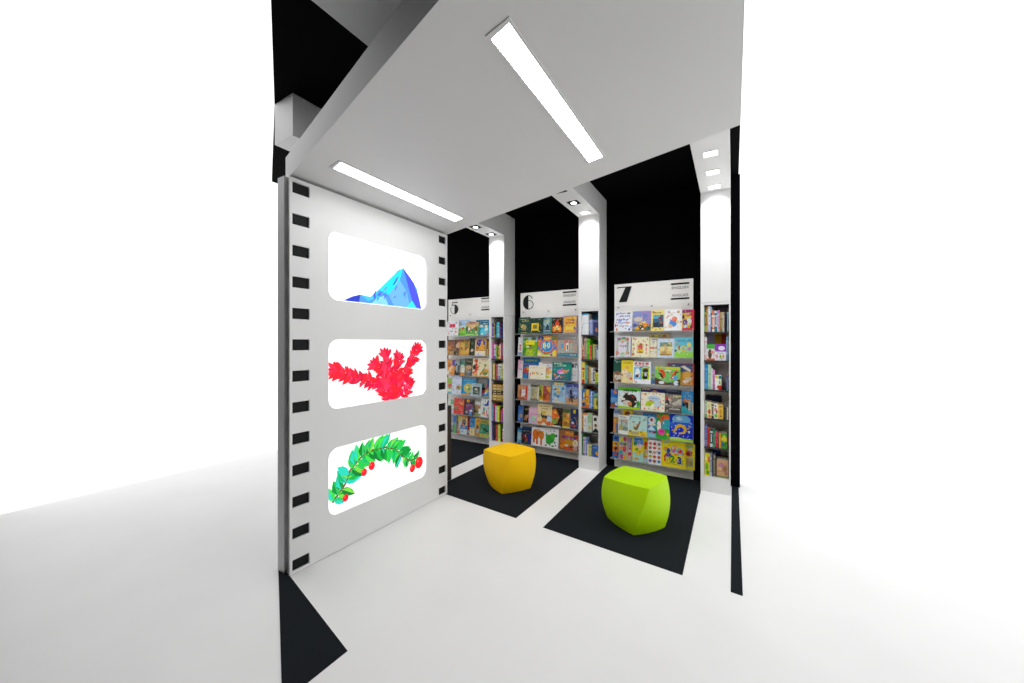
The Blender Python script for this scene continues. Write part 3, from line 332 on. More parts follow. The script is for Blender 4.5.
(-0.4014,4.4065,0.131,0.0965,0.2721,'eedc28','w .08 .86 .8 .07 70b8a0;e .4 .62 .36 .12 e85838;e .35 .6 .22 .06 702830;e .5 .78 .2 .05 d8e0e8;r .15 .12 .85 .45 b8b078;e .3 .3 .15 .08 c09058;e .65 .25 .15 .1 889858','yellow book with an orange ball at the row end, bottom ledge, display 7','picture books on the bottom ledge of display 7'),
]
SHELF_BOOKS = [
('s',-0.2398,4.225,1.612,0.0151,0.2584,'2a5a34','8cc828','dark green book spine, first from left, top shelf, column right of display 7','books on the top shelf of the column right of display 7'),
('s',-0.2241,4.237,1.612,0.014,0.2611,'ff9818','ffb890','orange book spine, second from left, top shelf, column right of display 7','books on the top shelf of the column right of display 7'),
('s',-0.205,4.233,1.612,0.0217,0.2611,'eceef6','c8d0f0','white book spine, third from left, top shelf, column right of display 7','books on the top shelf of the column right of display 7'),
('s',-0.1876,4.229,1.612,0.0108,0.253,'90c4e4','4a6a98','pale blue book spine, fourth from left, top shelf, column right of display 7','books on the top shelf of the column right of display 7'),
('s',-0.1713,4.225,1.612,0.0195,0.2176,'e07a48','f4ece4','ochre book spine, fifth from left, top shelf, column right of display 7','books on the top shelf of the column right of display 7'),
('s',-0.1484,4.237,1.612,0.0238,0.2122,'e4e8f4','1a90a0','white book spine, sixth from left, top shelf, column right of display 7','books on the top shelf of the column right of display 7'),
('s',-0.1315,4.233,1.612,0.0075,0.2176,'68a8f0','dce8f8','sky blue book spine, seventh from left, top shelf, column right of display 7','books on the top shelf of the column right of display 7'),
('s',-0.1212,4.229,1.612,0.0108,0.2176,'f080b0','f8d0e0','pink book spine, eighth from left, top shelf, column right of display 7','books on the top shelf of the column right of display 7'),
('s',-0.107,4.225,1.612,0.0151,0.1958,'b0985a','98824a','tan book spine, ninth from left, top shelf, column right of display 7','books on the top shelf of the column right of display 7'),
('s',-0.0951,4.237,1.612,0.0064,0.1958,'d8d4c8','808078','pale grey book spine, tenth from left, top shelf, column right of display 7','books on the top shelf of the column right of display 7'),
('s',-0.082,4.233,1.612,0.0173,0.1958,'c8b088','d8d0c8','tan book spine, eleventh from left, top shelf, column right of display 7','books on the top shelf of the column right of display 7'),
('s',-0.0678,4.229,1.612,0.0086,0.1904,'0e1a38','182848','navy book spine, twelfth from left, top shelf, column right of display 7','books on the top shelf of the column right of display 7'),
('s',-0.057,4.225,1.612,0.0108,0.1795,'142040','0c1830','navy book spine, thirteenth from left, top shelf, column right of display 7','books on the top shelf of the column right of display 7'),
('s',-0.045,4.237,1.612,0.0108,0.1958,'a8d8f0','c8e8f8','pale blue book spine, fourteenth from left, top shelf, column right of display 7','books on the top shelf of the column right of display 7'),
('s',-0.238,4.233,1.325,0.0188,0.2339,'f0eef4','e8c0c0','white book spine, first from left, second shelf, column right of display 7','books on the second shelf of the column right of display 7'),
('f',-0.1929,4.227,1.325,0.0689,0.1632,'ece8ec','r 0 .72 1 1 48b848;e .4 .4 .25 .3 5a4a40;e .7 .5 .2 .12 e89088;r 0 0 1 .12 e07830','white book facing out, second from left, second shelf, column right of display 7','books on the second shelf of the column right of display 7'),
('f',-0.1078,4.227,1.325,0.0989,0.1632,'ece8f0','r 0 .55 1 1 9838c0;e .6 .75 .3 .14 f0e8f8;e .2 .25 .1 .12 f090a0;e .5 .25 .1 .12 90c838;e .75 .25 .1 .12 f0a838;w .2 .42 .6 .06 98a8d8','white book facing out, third from left, second shelf, column right of display 7','books on the second shelf of the column right of display 7'),
('s',-0.0484,4.237,1.325,0.0176,0.2394,'a8d0ec','68a0c8','pale blue book spine, fourth from left, second shelf, column right of display 7','books on the second shelf of the column right of display 7'),
('b',-0.198,4.39,1.325,0.0633,0.2666,'b0a8c8','','lavender book standing behind the front row, second shelf, column right of display 7','books on the second shelf of the column right of display 7'),
('b',-0.1351,4.39,1.325,0.0605,0.2666,'e8b010','','orange book standing behind the front row, second shelf, column right of display 7','books on the second shelf of the column right of display 7'),
('b',-0.082,4.39,1.325,0.0438,0.2666,'c83828','','red book standing behind the front row, second shelf, column right of display 7','books on the second shelf of the column right of display 7'),
('s',-0.2331,4.233,1.03,0.0287,0.2584,'2a90d8','60b0e8','blue book spine, first from left, third shelf, column right of display 7','books on the third shelf of the column right of display 7'),
('s',-0.204,4.229,1.03,0.0272,0.253,'b8dcc0','a0ccac','pale green book spine, second from left, third shelf, column right of display 7','books on the third shelf of the column right of display 7'),
('s',-0.1831,4.225,1.03,0.0122,0.2122,'f0f0f2','d8e0e8','white book spine, third from left, third shelf, column right of display 7','books on the third shelf of the column right of display 7'),
('s',-0.1666,4.237,1.03,0.0182,0.2013,'ec90d4','d868b8','pink book spine, fourth from left, third shelf, column right of display 7','books on the third shelf of the column right of display 7'),
('f',-0.1278,4.227,1.03,0.057,0.1496,'f4f4f0','r .55 0 1 .3 c83028;e .3 .85 .25 .1 e8c830;e .8 .85 .25 .12 208888;e .75 .5 .16 .14 98c838;e .55 .2 .2 .12 b83828','white book facing out, fifth from left, third shelf, column right of display 7','books on the third shelf of the column right of display 7'),
('s',-0.0472,4.225,1.03,0.0152,0.1414,'7860b8','30a0a0','violet book spine, sixth from left, third shelf, column right of display 7','books on the third shelf of the column right of display 7'),
('s',-0.2376,4.237,0.74,0.0197,0.1686,'e4e8ec','90c080','white book spine, first from left, fourth shelf, column right of display 7','books on the fourth shelf of the column right of display 7'),
('f',-0.2071,4.227,0.74,0.0389,0.1632,'f0e8b4','e .55 .4 .3 .16 d83828;e .6 .12 .3 .1 f08818;e .4 .75 .25 .1 d8d888','cream book facing out, second from left, fourth shelf, column right of display 7','books on the fourth shelf of the column right of display 7'),
('s',-0.1766,4.229,0.74,0.0197,0.1578,'d8ccb4','403830','pale grey book spine, third from left, fourth shelf, column right of display 7','books on the fourth shelf of the column right of display 7'),
('f',-0.147,4.227,0.74,0.0371,0.1523,'f0ece4','e .4 .6 .3 .14 e09080;e .5 .2 .4 .14 80c838;e .7 .45 .2 .12 a83828;e .4 .85 .2 .06 383838','white book facing out, fourth from left, fourth shelf, column right of display 7','books on the fourth shelf of the column right of display 7'),
('f',-0.1052,4.227,0.74,0.0441,0.1469,'e8c050','e .5 .5 .25 .2 d89830;w .2 .8 .6 .08 906020;e .5 .2 .2 .08 a87828','yellow book facing out, fifth from left, fourth shelf, column right of display 7','books on the fourth shelf of the column right of display 7'),
('s',-0.0756,4.233,0.74,0.0127,0.1251,'303430','484c48','dark teal book spine, sixth from left, fourth shelf, column right of display 7','books on the fourth shelf of the column right of display 7'),
('s',-0.0608,4.229,0.74,0.0145,0.1197,'60604c','484838','brown book spine, seventh from left, fourth shelf, column right of display 7','books on the fourth shelf of the column right of display 7'),
('s',-0.046,4.225,0.74,0.0127,0.1251,'c8c0b0','e8e4dc','rose book spine, eighth from left, fourth shelf, column right of display 7','books on the fourth shelf of the column right of display 7'),
('b',-0.1704,4.39,0.74,0.1412,0.2122,'24284c','','navy book standing behind the front row, fourth shelf, column right of display 7','books on the fourth shelf of the column right of display 7'),
('s',-0.2367,4.237,0.45,0.0213,0.2176,'5a68c4','8890d8','blue book spine, first from left, fifth shelf, column right of display 7','books on the fifth shelf of the column right of display 7'),
('s',-0.2126,4.233,0.45,0.0245,0.1904,'d84030','b83020','red book spine, second from left, fifth shelf, column right of display 7','books on the fifth shelf of the column right of display 7'),
('s',-0.1877,4.229,0.45,0.0229,0.185,'2a4050','d8e0e8','dark teal book spine, third from left, fifth shelf, column right of display 7','books on the fifth shelf of the column right of display 7'),
('s',-0.166,4.225,0.45,0.0181,0.1795,'1a8860','28a878','teal book spine, fourth from left, fifth shelf, column right of display 7','books on the fifth shelf of the column right of display 7'),
('s',-0.1435,4.237,0.45,0.0245,0.1578,'f05870','e83858','red book spine, fifth from left, fifth shelf, column right of display 7','books on the fifth shelf of the column right of display 7'),
('s',-0.1266,4.233,0.45,0.0068,0.1578,'202c50','303c60','navy book spine, sixth from left, fifth shelf, column right of display 7','books on the fifth shelf of the column right of display 7'),
('s',-0.113,4.229,0.45,0.0181,0.1496,'f09018','f0b040','orange book spine, seventh from left, fifth shelf, column right of display 7','books on the fifth shelf of the column right of display 7'),
('f',-0.0768,4.227,0.45,0.0519,0.1523,'4a9a30','p .0 .6 .5 .9 1 .7 1 .5 .4 .4 d8d030;p .1 .2 .4 .6 .5 .1 285898;e .7 .3 .2 .1 308028','green book facing out, eighth from left, fifth shelf, column right of display 7','books on the fifth shelf of the column right of display 7'),
('s',-0.0446,4.237,0.45,0.0101,0.1142,'c83828','382020','red book spine, ninth from left, fifth shelf, column right of display 7','books on the fifth shelf of the column right of display 7'),
('f',-0.2236,4.227,0.156,0.0475,0.2285,'dcd424','e .4 .4 .3 .16 70b020;r .6 .6 1 .85 e07028;e .3 .75 .2 .1 f0f080;e .6 .15 .3 .1 58a028','yellow book facing out, first from left, bottom shelf, column right of display 7','books on the bottom shelf of the column right of display 7'),
('s',-0.1906,4.229,0.156,0.0161,0.2285,'8890b8','c0c8e0','grey book spine, second from left, bottom shelf, column right of display 7','books on the bottom shelf of the column right of display 7'),
('s',-0.1757,4.225,0.156,0.0114,0.2176,'28303c','485060','navy book spine, third from left, bottom shelf, column right of display 7','books on the bottom shelf of the column right of display 7'),
('s',-0.1608,4.237,0.156,0.0161,0.2122,'b0a890','807858','tan book spine, fourth from left, bottom shelf, column right of display 7','books on the bottom shelf of the column right of display 7'),
('s',-0.1466,4.233,0.156,0.0098,0.1904,'202428','30343c','black book spine, fifth from left, bottom shelf, column right of display 7','books on the bottom shelf of the column right of display 7'),
('f',-0.0901,4.227,0.156,0.1009,0.1795,'c89c74','e .4 .7 .25 .14 b87890;e .7 .55 .2 .16 986848;w .2 .35 .6 .08 a87050;r .0 .0 1 .12 80884c;e .3 .5 .12 .1 d8b088;e .8 .3 .14 .12 a06848','tan book facing out, sixth from left, bottom shelf, column right of display 7','books on the bottom shelf of the column right of display 7'),
('b',-0.1644,4.39,0.156,0.1136,0.2666,'3848a8','','violet book standing behind the front row, bottom shelf, column right of display 7','books on the bottom shelf of the column right of display 7'),
('f',-1.5117,4.227,1.6,0.0815,0.2502,'f0f2f8','r 0 .93 1 1 60b8d8','white book facing out, first from left, top shelf, middle column','books on the top shelf of the middle column'),
('s',-1.4638,4.237,1.6,0.0119,0.1741,'c0b8c8','888098','pale grey book spine, second from left, top shelf, middle column','books on the top shelf of the middle column'),
('s',-1.445,4.233,1.6,0.0232,0.1795,'b8c4e8','98a8d8','pale blue book spine, third from left, top shelf, middle column','books on the top shelf of the middle column'),
('f',-1.3924,4.227,1.6,0.0796,0.1686,'343a70','e .7 .3 .16 .14 c87838;r 0 .85 1 1 6068a0;r 0 0 .2 1 8890c0','dark teal book facing out, fourth from left, top shelf, middle column','books on the top shelf of the middle column'),
('b',-1.4713,4.39,1.6,0.1604,0.2502,'3890b8','','blue book standing behind the front row, top shelf, middle column','books on the top shelf of the middle column'),
('s',-1.5428,4.225,1.304,0.0193,0.1686,'d8b080','983028','tan book spine, first from left, second shelf, middle column','books on the second shelf of the middle column'),
('s',-1.5148,4.237,1.304,0.0342,0.2584,'c8a8a0','a88880','rose book spine, second from left, second shelf, middle column','books on the second shelf of the middle column'),
('s',-1.4786,4.233,1.304,0.036,0.2448,'70d820','50b010','lime book spine, third from left, second shelf, middle column','books on the second shelf of the middle column'),
('s',-1.4478,4.229,1.304,0.023,0.1714,'e04030','f06858','red book spine, fourth from left, second shelf, middle column','books on the second shelf of the middle column'),
('s',-1.4292,4.225,1.304,0.0118,0.1904,'1c6a24','2c8c34','dark green book spine, fifth from left, second shelf, middle column','books on the second shelf of the middle column'),
('s',-1.4125,4.237,1.304,0.0193,0.1795,'f0d020','d8b010','yellow book spine, sixth from left, second shelf, middle column','books on the second shelf of the middle column'),
('s',-1.3864,4.233,1.304,0.0304,0.1741,'98a8b0','708088','grey book spine, seventh from left, second shelf, middle column','books on the second shelf of the middle column'),
('s',-1.3613,4.229,1.304,0.0174,0.1142,'c8d8e0','a8c0d0','pale grey book spine, eighth from left, second shelf, middle column','books on the second shelf of the middle column'),
('b',-1.4287,4.39,1.304,0.0662,0.2285,'1a641e','','dark green book standing behind the front row, second shelf, middle column','books on the second shelf of the middle column'),
('s',-1.5361,4.225,1.017,0.0326,0.2584,'f0e060','d83828','yellow book spine, first from left, third shelf, middle column','books on the third shelf of the middle column'),
('s',-1.5062,4.237,1.017,0.0247,0.223,'30b0b0','58c8c8','cyan book spine, second from left, third shelf, middle column','books on the third shelf of the middle column'),
('s',-1.4833,4.233,1.017,0.0187,0.2122,'d88868','a85838','tan book spine, third from left, third shelf, middle column','books on the third shelf of the middle column'),
('s',-1.4684,4.229,1.017,0.0088,0.2067,'285838','407050','dark green book spine, fourth from left, third shelf, middle column','books on the third shelf of the middle column'),
('s',-1.4545,4.225,1.017,0.0167,0.2013,'c8b870','a89850','tan book spine, fifth from left, third shelf, middle column','books on the third shelf of the middle column'),
('s',-1.4326,4.237,1.017,0.0247,0.1904,'eceaf0','c8c8d8','white book spine, sixth from left, third shelf, middle column','books on the third shelf of the middle column'),
('s',-1.4057,4.233,1.017,0.0267,0.1632,'201c20','d0d0d0','black book spine, seventh from left, third shelf, middle column','books on the third shelf of the middle column'),
('s',-1.3719,4.229,1.017,0.0386,0.136,'e8d828','70b030','yellow book spine, eighth from left, third shelf, middle column','books on the third shelf of the middle column'),
('f',-1.5322,4.227,0.725,0.0404,0.223,'2a70c0','e .6 .7 .25 .16 f0d830;p 0 .3 .5 .55 1 .4 .6 .2 f0b020;e .5 .2 .3 .1 203050;r 0 0 1 .1 e87828','blue book facing out, first from left, fourth shelf, middle column','books on the fourth shelf of the middle column'),
('s',-1.4896,4.237,0.725,0.0423,0.2176,'f0c030','e87028','yellow book spine, second from left, fourth shelf, middle column','books on the fourth shelf of the middle column'),
('s',-1.457,4.233,0.725,0.0205,0.2122,'3068c0','88b0e8','blue book spine, third from left, fourth shelf, middle column','books on the fourth shelf of the middle column'),
('s',-1.438,4.229,0.725,0.0151,0.2013,'d8e0f0','98a8d0','white book spine, fourth from left, fourth shelf, middle column','books on the fourth shelf of the middle column'),
('s',-1.4181,4.225,0.725,0.0223,0.1958,'70a8e0','384878','sky blue book spine, fifth from left, fourth shelf, middle column','books on the fourth shelf of the middle column'),
('f',-1.3792,4.227,0.725,0.0531,0.1795,'7aa898','r 0 0 .65 .7 d8c830;e .7 .4 .2 .2 40342c;r 0 .7 1 .85 588878','grey book facing out, sixth from left, fourth shelf, middle column','books on the fourth shelf of the middle column'),
('b',-1.5027,4.39,0.725,0.0617,0.2448,'c05838','','red book standing behind the front row, fourth shelf, middle column','books on the fourth shelf of the middle column'),
('s',-1.5443,4.233,0.44,0.0162,0.2176,'e8b030','804020','yellow book spine, first from left, fifth shelf, middle column','books on the fifth shelf of the middle column'),
('f',-1.5114,4.227,0.44,0.0471,0.223,'f0f0ea','e .5 .6 .25 .14 e8b0a0;r .6 0 .8 1 c8e0f0;w .2 .3 .5 .06 98b8d8;r 0 .9 1 1 f08828','white book facing out, second from left, fifth shelf, middle column','books on the fifth shelf of the middle column'),
('f',-1.4593,4.227,0.44,0.0548,0.2285,'c8dcc8','r 0 .5 1 1 a8c898;e .5 .25 .25 .1 e0b030;w .2 .75 .5 .06 6898b8','pale green book facing out, third from left, fifth shelf, middle column','books on the fifth shelf of the middle column'),
('f',-1.3868,4.227,0.44,0.0684,0.2013,'e8e6e2','r .2 .7 .7 .9 302c30;e .5 .45 .25 .1 905828;p 0 .1 .5 .3 1 .15 1 .02 0 .02 201c20','white book facing out, fourth from left, fifth shelf, middle column','books on the fifth shelf of the middle column'),
('b',-1.5301,4.39,0.44,0.0448,0.2611,'e0a840','','ochre book standing behind the front row, fifth shelf, middle column','books on the fifth shelf of the middle column'),
('s',-1.5445,4.229,0.156,0.0157,0.2502,'288838','1c6028','green book spine, first from left, bottom shelf, middle column','books on the bottom shelf of the middle column'),
('s',-1.5239,4.225,0.156,0.0232,0.2176,'d8d8ec','9880c0','pale blue book spine, second from left, bottom shelf, middle column','books on the bottom shelf of the middle column'),
('s',-1.5023,4.237,0.156,0.0176,0.2176,'98b0d8','6880b8','lavender book spine, third from left, bottom shelf, middle column','books on the bottom shelf of the middle column'),
('s',-1.4835,4.233,0.156,0.0176,0.136,'f0eef0','d8d8d8','white book spine, fourth from left, bottom shelf, middle column','books on the bottom shelf of the middle column'),
('s',-1.4628,4.229,0.156,0.0213,0.136,'f0d820','e0b818','yellow book spine, fifth from left, bottom shelf, middle column','books on the bottom shelf of the middle column'),
('s',-1.445,4.225,0.156,0.0119,0.136,'d8e8c0','70a040','cream book spine, sixth from left, bottom shelf, middle column','books on the bottom shelf of the middle column'),
('s',-1.4318,4.237,0.156,0.0119,0.1306,'605048','b07848','brown book spine, seventh from left, bottom shelf, middle column','books on the bottom shelf of the middle column'),
('f',-1.3886,4.227,0.156,0.0721,0.1414,'2068b8','e .75 .3 .22 .2 f0a028;w .15 .75 .6 .08 80b0e0;e .5 .15 .2 .08 104078','blue book facing out, eighth from left, bottom shelf, middle column','books on the bottom shelf of the middle column'),
('s',-2.8365,4.229,1.576,0.0317,0.1958,'5c3c98','b8a8e0','violet book spine, first from left, top shelf, farthest column','books on the top shelf of the farthest column'),
('s',-2.8099,4.225,1.576,0.0191,0.2013,'302c38','c0a860','navy book spine, second from left, top shelf, farthest column','books on the top shelf of the farthest column'),
('s',-2.7859,4.237,1.576,0.0267,0.2067,'2c7888','48a0b0','teal book spine, third from left, top shelf, farthest column','books on the top shelf of the farthest column'),
('s',-2.7555,4.233,1.576,0.0317,0.2122,'38b8d0','70d0e0','cyan book spine, fourth from left, top shelf, farthest column','books on the top shelf of the farthest column'),
('s',-2.7301,4.229,1.576,0.0165,0.2067,'a02858','d05080','crimson book spine, fifth from left, top shelf, farthest column','books on the top shelf of the farthest column'),
('s',-2.7073,4.225,1.576,0.0267,0.1958,'181820','604898','black book spine, sixth from left, top shelf, farthest column','books on the top shelf of the farthest column'),
('s',-2.6782,4.237,1.576,0.0292,0.2013,'20284c','3860a0','navy book spine, seventh from left, top shelf, farthest column','books on the top shelf of the farthest column'),
('s',-2.8354,4.233,1.283,0.034,0.223,'f060c0','e048a8','pink book spine, first from left, second shelf, farthest column','books on the second shelf of the farthest column'),
('s',-2.8073,4.229,1.283,0.0199,0.1958,'e8ecf0','3060c0','white book spine, second from left, second shelf, farthest column','books on the second shelf of the farthest column'),
('s',-2.7885,4.225,1.283,0.0152,0.1904,'b8d860','70a040','tan book spine, third from left, second shelf, farthest column','books on the second shelf of the farthest column'),
('s',-2.7721,4.237,1.283,0.0152,0.1904,'289088','50b0a8','teal book spine, fourth from left, second shelf, farthest column','books on the second shelf of the farthest column'),
('s',-2.7474,4.233,1.283,0.0316,0.1958,'2c2c24','e0b840','black book spine, fifth from left, second shelf, farthest column','books on the second shelf of the farthest column'),
('s',-2.7205,4.229,1.283,0.0199,0.2013,'ece4dc','f0c8b0','cream book spine, sixth from left, second shelf, farthest column','books on the second shelf of the farthest column'),
('s',-2.7005,4.225,1.283,0.0176,0.2176,'d85048','b83030','red book spine, seventh from left, second shelf, farthest column','books on the second shelf of the farthest column'),
('s',-2.6771,4.237,1.283,0.0269,0.1958,'98a8d8','c05878','lavender book spine, eighth from left, second shelf, farthest column','books on the second shelf of the farthest column'),
('s',-2.8469,4.233,0.999,0.011,0.2285,'181818','303030','black book spine, first from left, third shelf, farthest column','books on the third shelf of the farthest column'),
('s',-2.8238,4.229,0.999,0.0329,0.223,'f0d020','f8e060','yellow book spine, second from left, third shelf, farthest column','books on the third shelf of the farthest column'),
('s',-2.7982,4.225,0.999,0.0159,0.2176,'502890','8050c0','violet book spine, third from left, third shelf, farthest column','books on the third shelf of the farthest column'),
('s',-2.7714,4.237,0.999,0.0353,0.2067,'f09868','e86838','tan book spine, fourth from left, third shelf, farthest column','books on the third shelf of the farthest column'),
('s',-2.7373,4.233,0.999,0.0305,0.2176,'eceef0','50a0d0','white book spine, fifth from left, third shelf, farthest column','books on the third shelf of the farthest column'),
('s',-2.7081,4.229,0.999,0.0256,0.2122,'c8d8b8','709868','pale green book spine, sixth from left, third shelf, farthest column','books on the third shelf of the farthest column'),
('s',-2.6788,4.225,0.999,0.0305,0.2176,'d8d0a0','a8a030','peach book spine, seventh from left, third shelf, farthest column','books on the third shelf of the farthest column'),
('h',-2.7594,4.225,0.71,0.1832,0.0425,'a88830','','ochre book lying flat, lowest of pile, fourth shelf, farthest column','books on the fourth shelf of the farthest column'),
('h',-2.758,4.225,0.7535,0.186,0.0371,'c8a848','','ochre book lying flat, second lowest of pile, fourth shelf, farthest column','books on the fourth shelf of the farthest column'),
('h',-2.7608,4.225,0.7916,0.1804,0.0316,'604020','','brown book lying flat, third lowest of pile, fourth shelf, farthest column','books on the fourth shelf of the farthest column'),
('h',-2.7566,4.225,0.8242,0.1775,0.0262,'201c18','','black book lying flat, fourth lowest of pile, fourth shelf, farthest column','books on the fourth shelf of the farthest column'),
('h',-2.7665,4.225,0.8514,0.1691,0.0398,'c0a058','','tan book lying flat, second highest of pile, fourth shelf, farthest column','books on the fourth shelf of the farthest column'),
('h',-2.7608,4.225,0.8922,0.1747,0.0398,'b88830','','ochre book lying flat, topmost of pile, fourth shelf, farthest column','books on the fourth shelf of the farthest column'),
('s',-2.8429,4.237,0.425,0.0191,0.2176,'28a8e0','60c8f0','cyan book spine, first from left, fifth shelf, farthest column','books on the fifth shelf of the farthest column'),
('s',-2.8175,4.233,0.425,0.0292,0.2448,'e0304c','703088','red book spine, second from left, fifth shelf, farthest column','books on the fifth shelf of the farthest column'),
('s',-2.7884,4.229,0.425,0.0267,0.2122,'d8c8e8','e8e0f0','pale grey book spine, third from left, fifth shelf, farthest column','books on the fifth shelf of the farthest column'),
('s',-2.7529,4.225,0.425,0.0419,0.2176,'b8e028','f0f058','yellow book spine, fourth from left, fifth shelf, farthest column','books on the fifth shelf of the farthest column'),
('s',-2.7238,4.237,0.425,0.014,0.1958,'184828','286838','dark green book spine, fifth from left, fifth shelf, farthest column','books on the fifth shelf of the farthest column'),
('s',-2.7061,4.233,0.425,0.0191,0.1632,'e04838','f07050','red book spine, sixth from left, fifth shelf, farthest column','books on the fifth shelf of the farthest column'),
('s',-2.6795,4.229,0.425,0.0317,0.185,'e83858','9058b8','red book spine, seventh from left, fifth shelf, farthest column','books on the fifth shelf of the farthest column'),
('s',-2.8421,4.225,0.156,0.0205,0.2502,'584888','8068b0','violet book spine, first from left, bottom shelf, farthest column','books on the bottom shelf of the farthest column'),
('s',-2.8136,4.237,0.156,0.0341,0.2339,'1c1820','504850','black book spine, second from left, bottom shelf, farthest column','books on the bottom shelf of the farthest column'),
('s',-2.7838,4.233,0.156,0.0232,0.2285,'c83828','e86048','red book spine, third from left, bottom shelf, farthest column','books on the bottom shelf of the farthest column'),
('s',-2.7621,4.229,0.156,0.0178,0.2176,'a0b0a8','607870','grey book spine, fourth from left, bottom shelf, farthest column','books on the bottom shelf of the farthest column'),
('s',-2.7349,4.225,0.156,0.0341,0.2339,'b8dc30','e8f060','yellow book spine, fifth from left, bottom shelf, farthest column','books on the bottom shelf of the farthest column'),
('s',-2.7024,4.237,0.156,0.0287,0.1958,'202420','405040','black book spine, sixth from left, bottom shelf, farthest column','books on the bottom shelf of the farthest column'),
('s',-2.6752,4.233,0.156,0.0232,0.1795,'ecece8','d85060','white book spine, seventh from left, bottom shelf, farthest column','books on the bottom shelf of the farthest column'),
]
# ------------------------------------------------------------------ the shell
H_CAN, T_CAN = 2.59, .155       # canopy underside and thickness
H_BEAM, H_CEIL = 3.0, 3.255     # beam underside, black ceiling
U_COL, U_WALL = 4.21, 4.5       # column fronts, back wall
XR = .05                        # the set ends just right of the last column
cols = {'left': (-2.888, -2.648), 'middle': (-1.588, -1.337), 'right': (-.283, -.022)}
BEAM_Z = {'left': 2.955, 'middle': 3.005, 'right': 3.02}
bays = {5: (-4.2, -2.9), 6: (-2.65, -1.594), 7: (-1.325, -.28), 8: (-.012, XR)}
def front_u(x): return 2.583 - .09 * x          # front edge of the carpets
def can_front(x): return .68 - .258 * x
def can_rear(x): return 2.177 - .271 * x

bm = bmesh.new(); box(bm, -5.5, 2.2, -2.5, 4.62, -.06, 0)
struct(obj('floor', bm, FLOOR), 'glossy white floor running between the black carpet bays', 'floor')

for n, (a, b) in bays.items():
    a2 = max(a, -4.2)
    bm = bmesh.new(); prism(bm, [(a2, front_u(a2)), (b, front_u(b)), (b, U_WALL), (a2, U_WALL)], .0, .002)
    lab = {5: 'charcoal carpet bay in front of display 5', 6: 'charcoal carpet bay under the yellow stool',
           7: 'charcoal carpet bay under the lime green stool', 8: 'charcoal carpet bay right of the last white column'}[n]
    struct(obj('floor_carpet', bm, CARPET), lab, 'carpet')
bm = bmesh.new(); prism(bm, [(-1.61, .86), (-1.61, 1.13), (-2.45, 1.303), (-2.62, 1.335), (-2.6, 1.31), (-1.68, .86), (-2.645, .25), (-2.645, -2.4), (-1.61, -2.4)], 0, .002)  # visible corner, plus an unseen stretch behind added to cut floor bounce
struct(obj('floor_carpet', bm, CARPET), 'charcoal carpet corner beside the near end of the film strip wall', 'carpet')

bm = bmesh.new(); box(bm, -4.3, XR + .013, U_WALL, U_WALL + .1, 0, H_CEIL)
struct(obj('wall_back', bm, BLACKW), 'black back wall behind the book displays', 'wall')
bm = bmesh.new(); prism(bm, [(-4.3, 4.6), (-4.3, 2.1), (-2.95, 1.46), (-1.55, .74), (-2.6, -.2), (-3.4, -.4), (-5.5, -1.2), (-5.5, -2.4), (2.0, -2.4), (2.0, 1.6), (XR, 1.9), (XR, 4.6)], H_CEIL, H_CEIL + .06)  # extended out of view behind the camera to shut out overhead light
struct(obj('ceiling', bm, BLACKW), 'black ceiling above the canopy and the displays', 'ceiling')
bm = bmesh.new(); box(bm, -5.5, 2.0, -2.5, -2.4, 0, H_CEIL)  # unseen wall added behind the camera to darken fascia and beams
struct(obj('blocker_wall_front', bm, BLACKW), 'added unseen black wall facing the book displays, blocks light', 'wall')
bm = bmesh.new(); box(bm, -5.6, -5.5, -2.5, .4, 0, H_CEIL)  # added out of view to keep the white surround off the beams
struct(obj('blocker_wall_side', bm, BLACKW), 'added unseen black side wall on the left, blocks light', 'wall')
bm = bmesh.new(); box(bm, 2.0, 2.1, -2.5, .6, 0, H_CEIL)  # unseen blocker added beside the camera to dim the overhead beams
struct(obj('blocker_wall_right', bm, BLACKW), 'added unseen black side wall on the right, blocks light', 'wall')

for a_, b_, lab in ((-1.325, -.28, 'added unseen charcoal carpet bay across the aisle, behind the viewer'), (-.012, 1.04, 'added unseen charcoal carpet bay across the aisle, far side'), (-3.9, -2.9, 'added unseen charcoal carpet bay across the aisle, beyond the wall end')):  # unseen dark bays added so less light bounces up to the beams
    bm = bmesh.new(); prism(bm, [(a_, -2.4), (b_, -2.4), (b_, .15 if a_ < -2 else .8 - .206*b_), (a_, -.2 if a_ < -2 else .8 - .206*a_)], 0, .002)
    struct(obj('floor_carpet', bm, CARPET), lab, 'carpet')

# canopy over the aisle
bm = bmesh.new()
xl = -2.58
prism(bm, [(xl, can_front(xl)), (XR - .02, can_front(XR - .02)), (XR - .02, can_rear(XR - .02)), (-2.46, 2.845), (xl, 2.845)], H_CAN, H_CAN + T_CAN)
struct(obj('ceiling_canopy', bm, CANOPY), 'white slanting canopy slab with two recessed light strips', 'canopy')

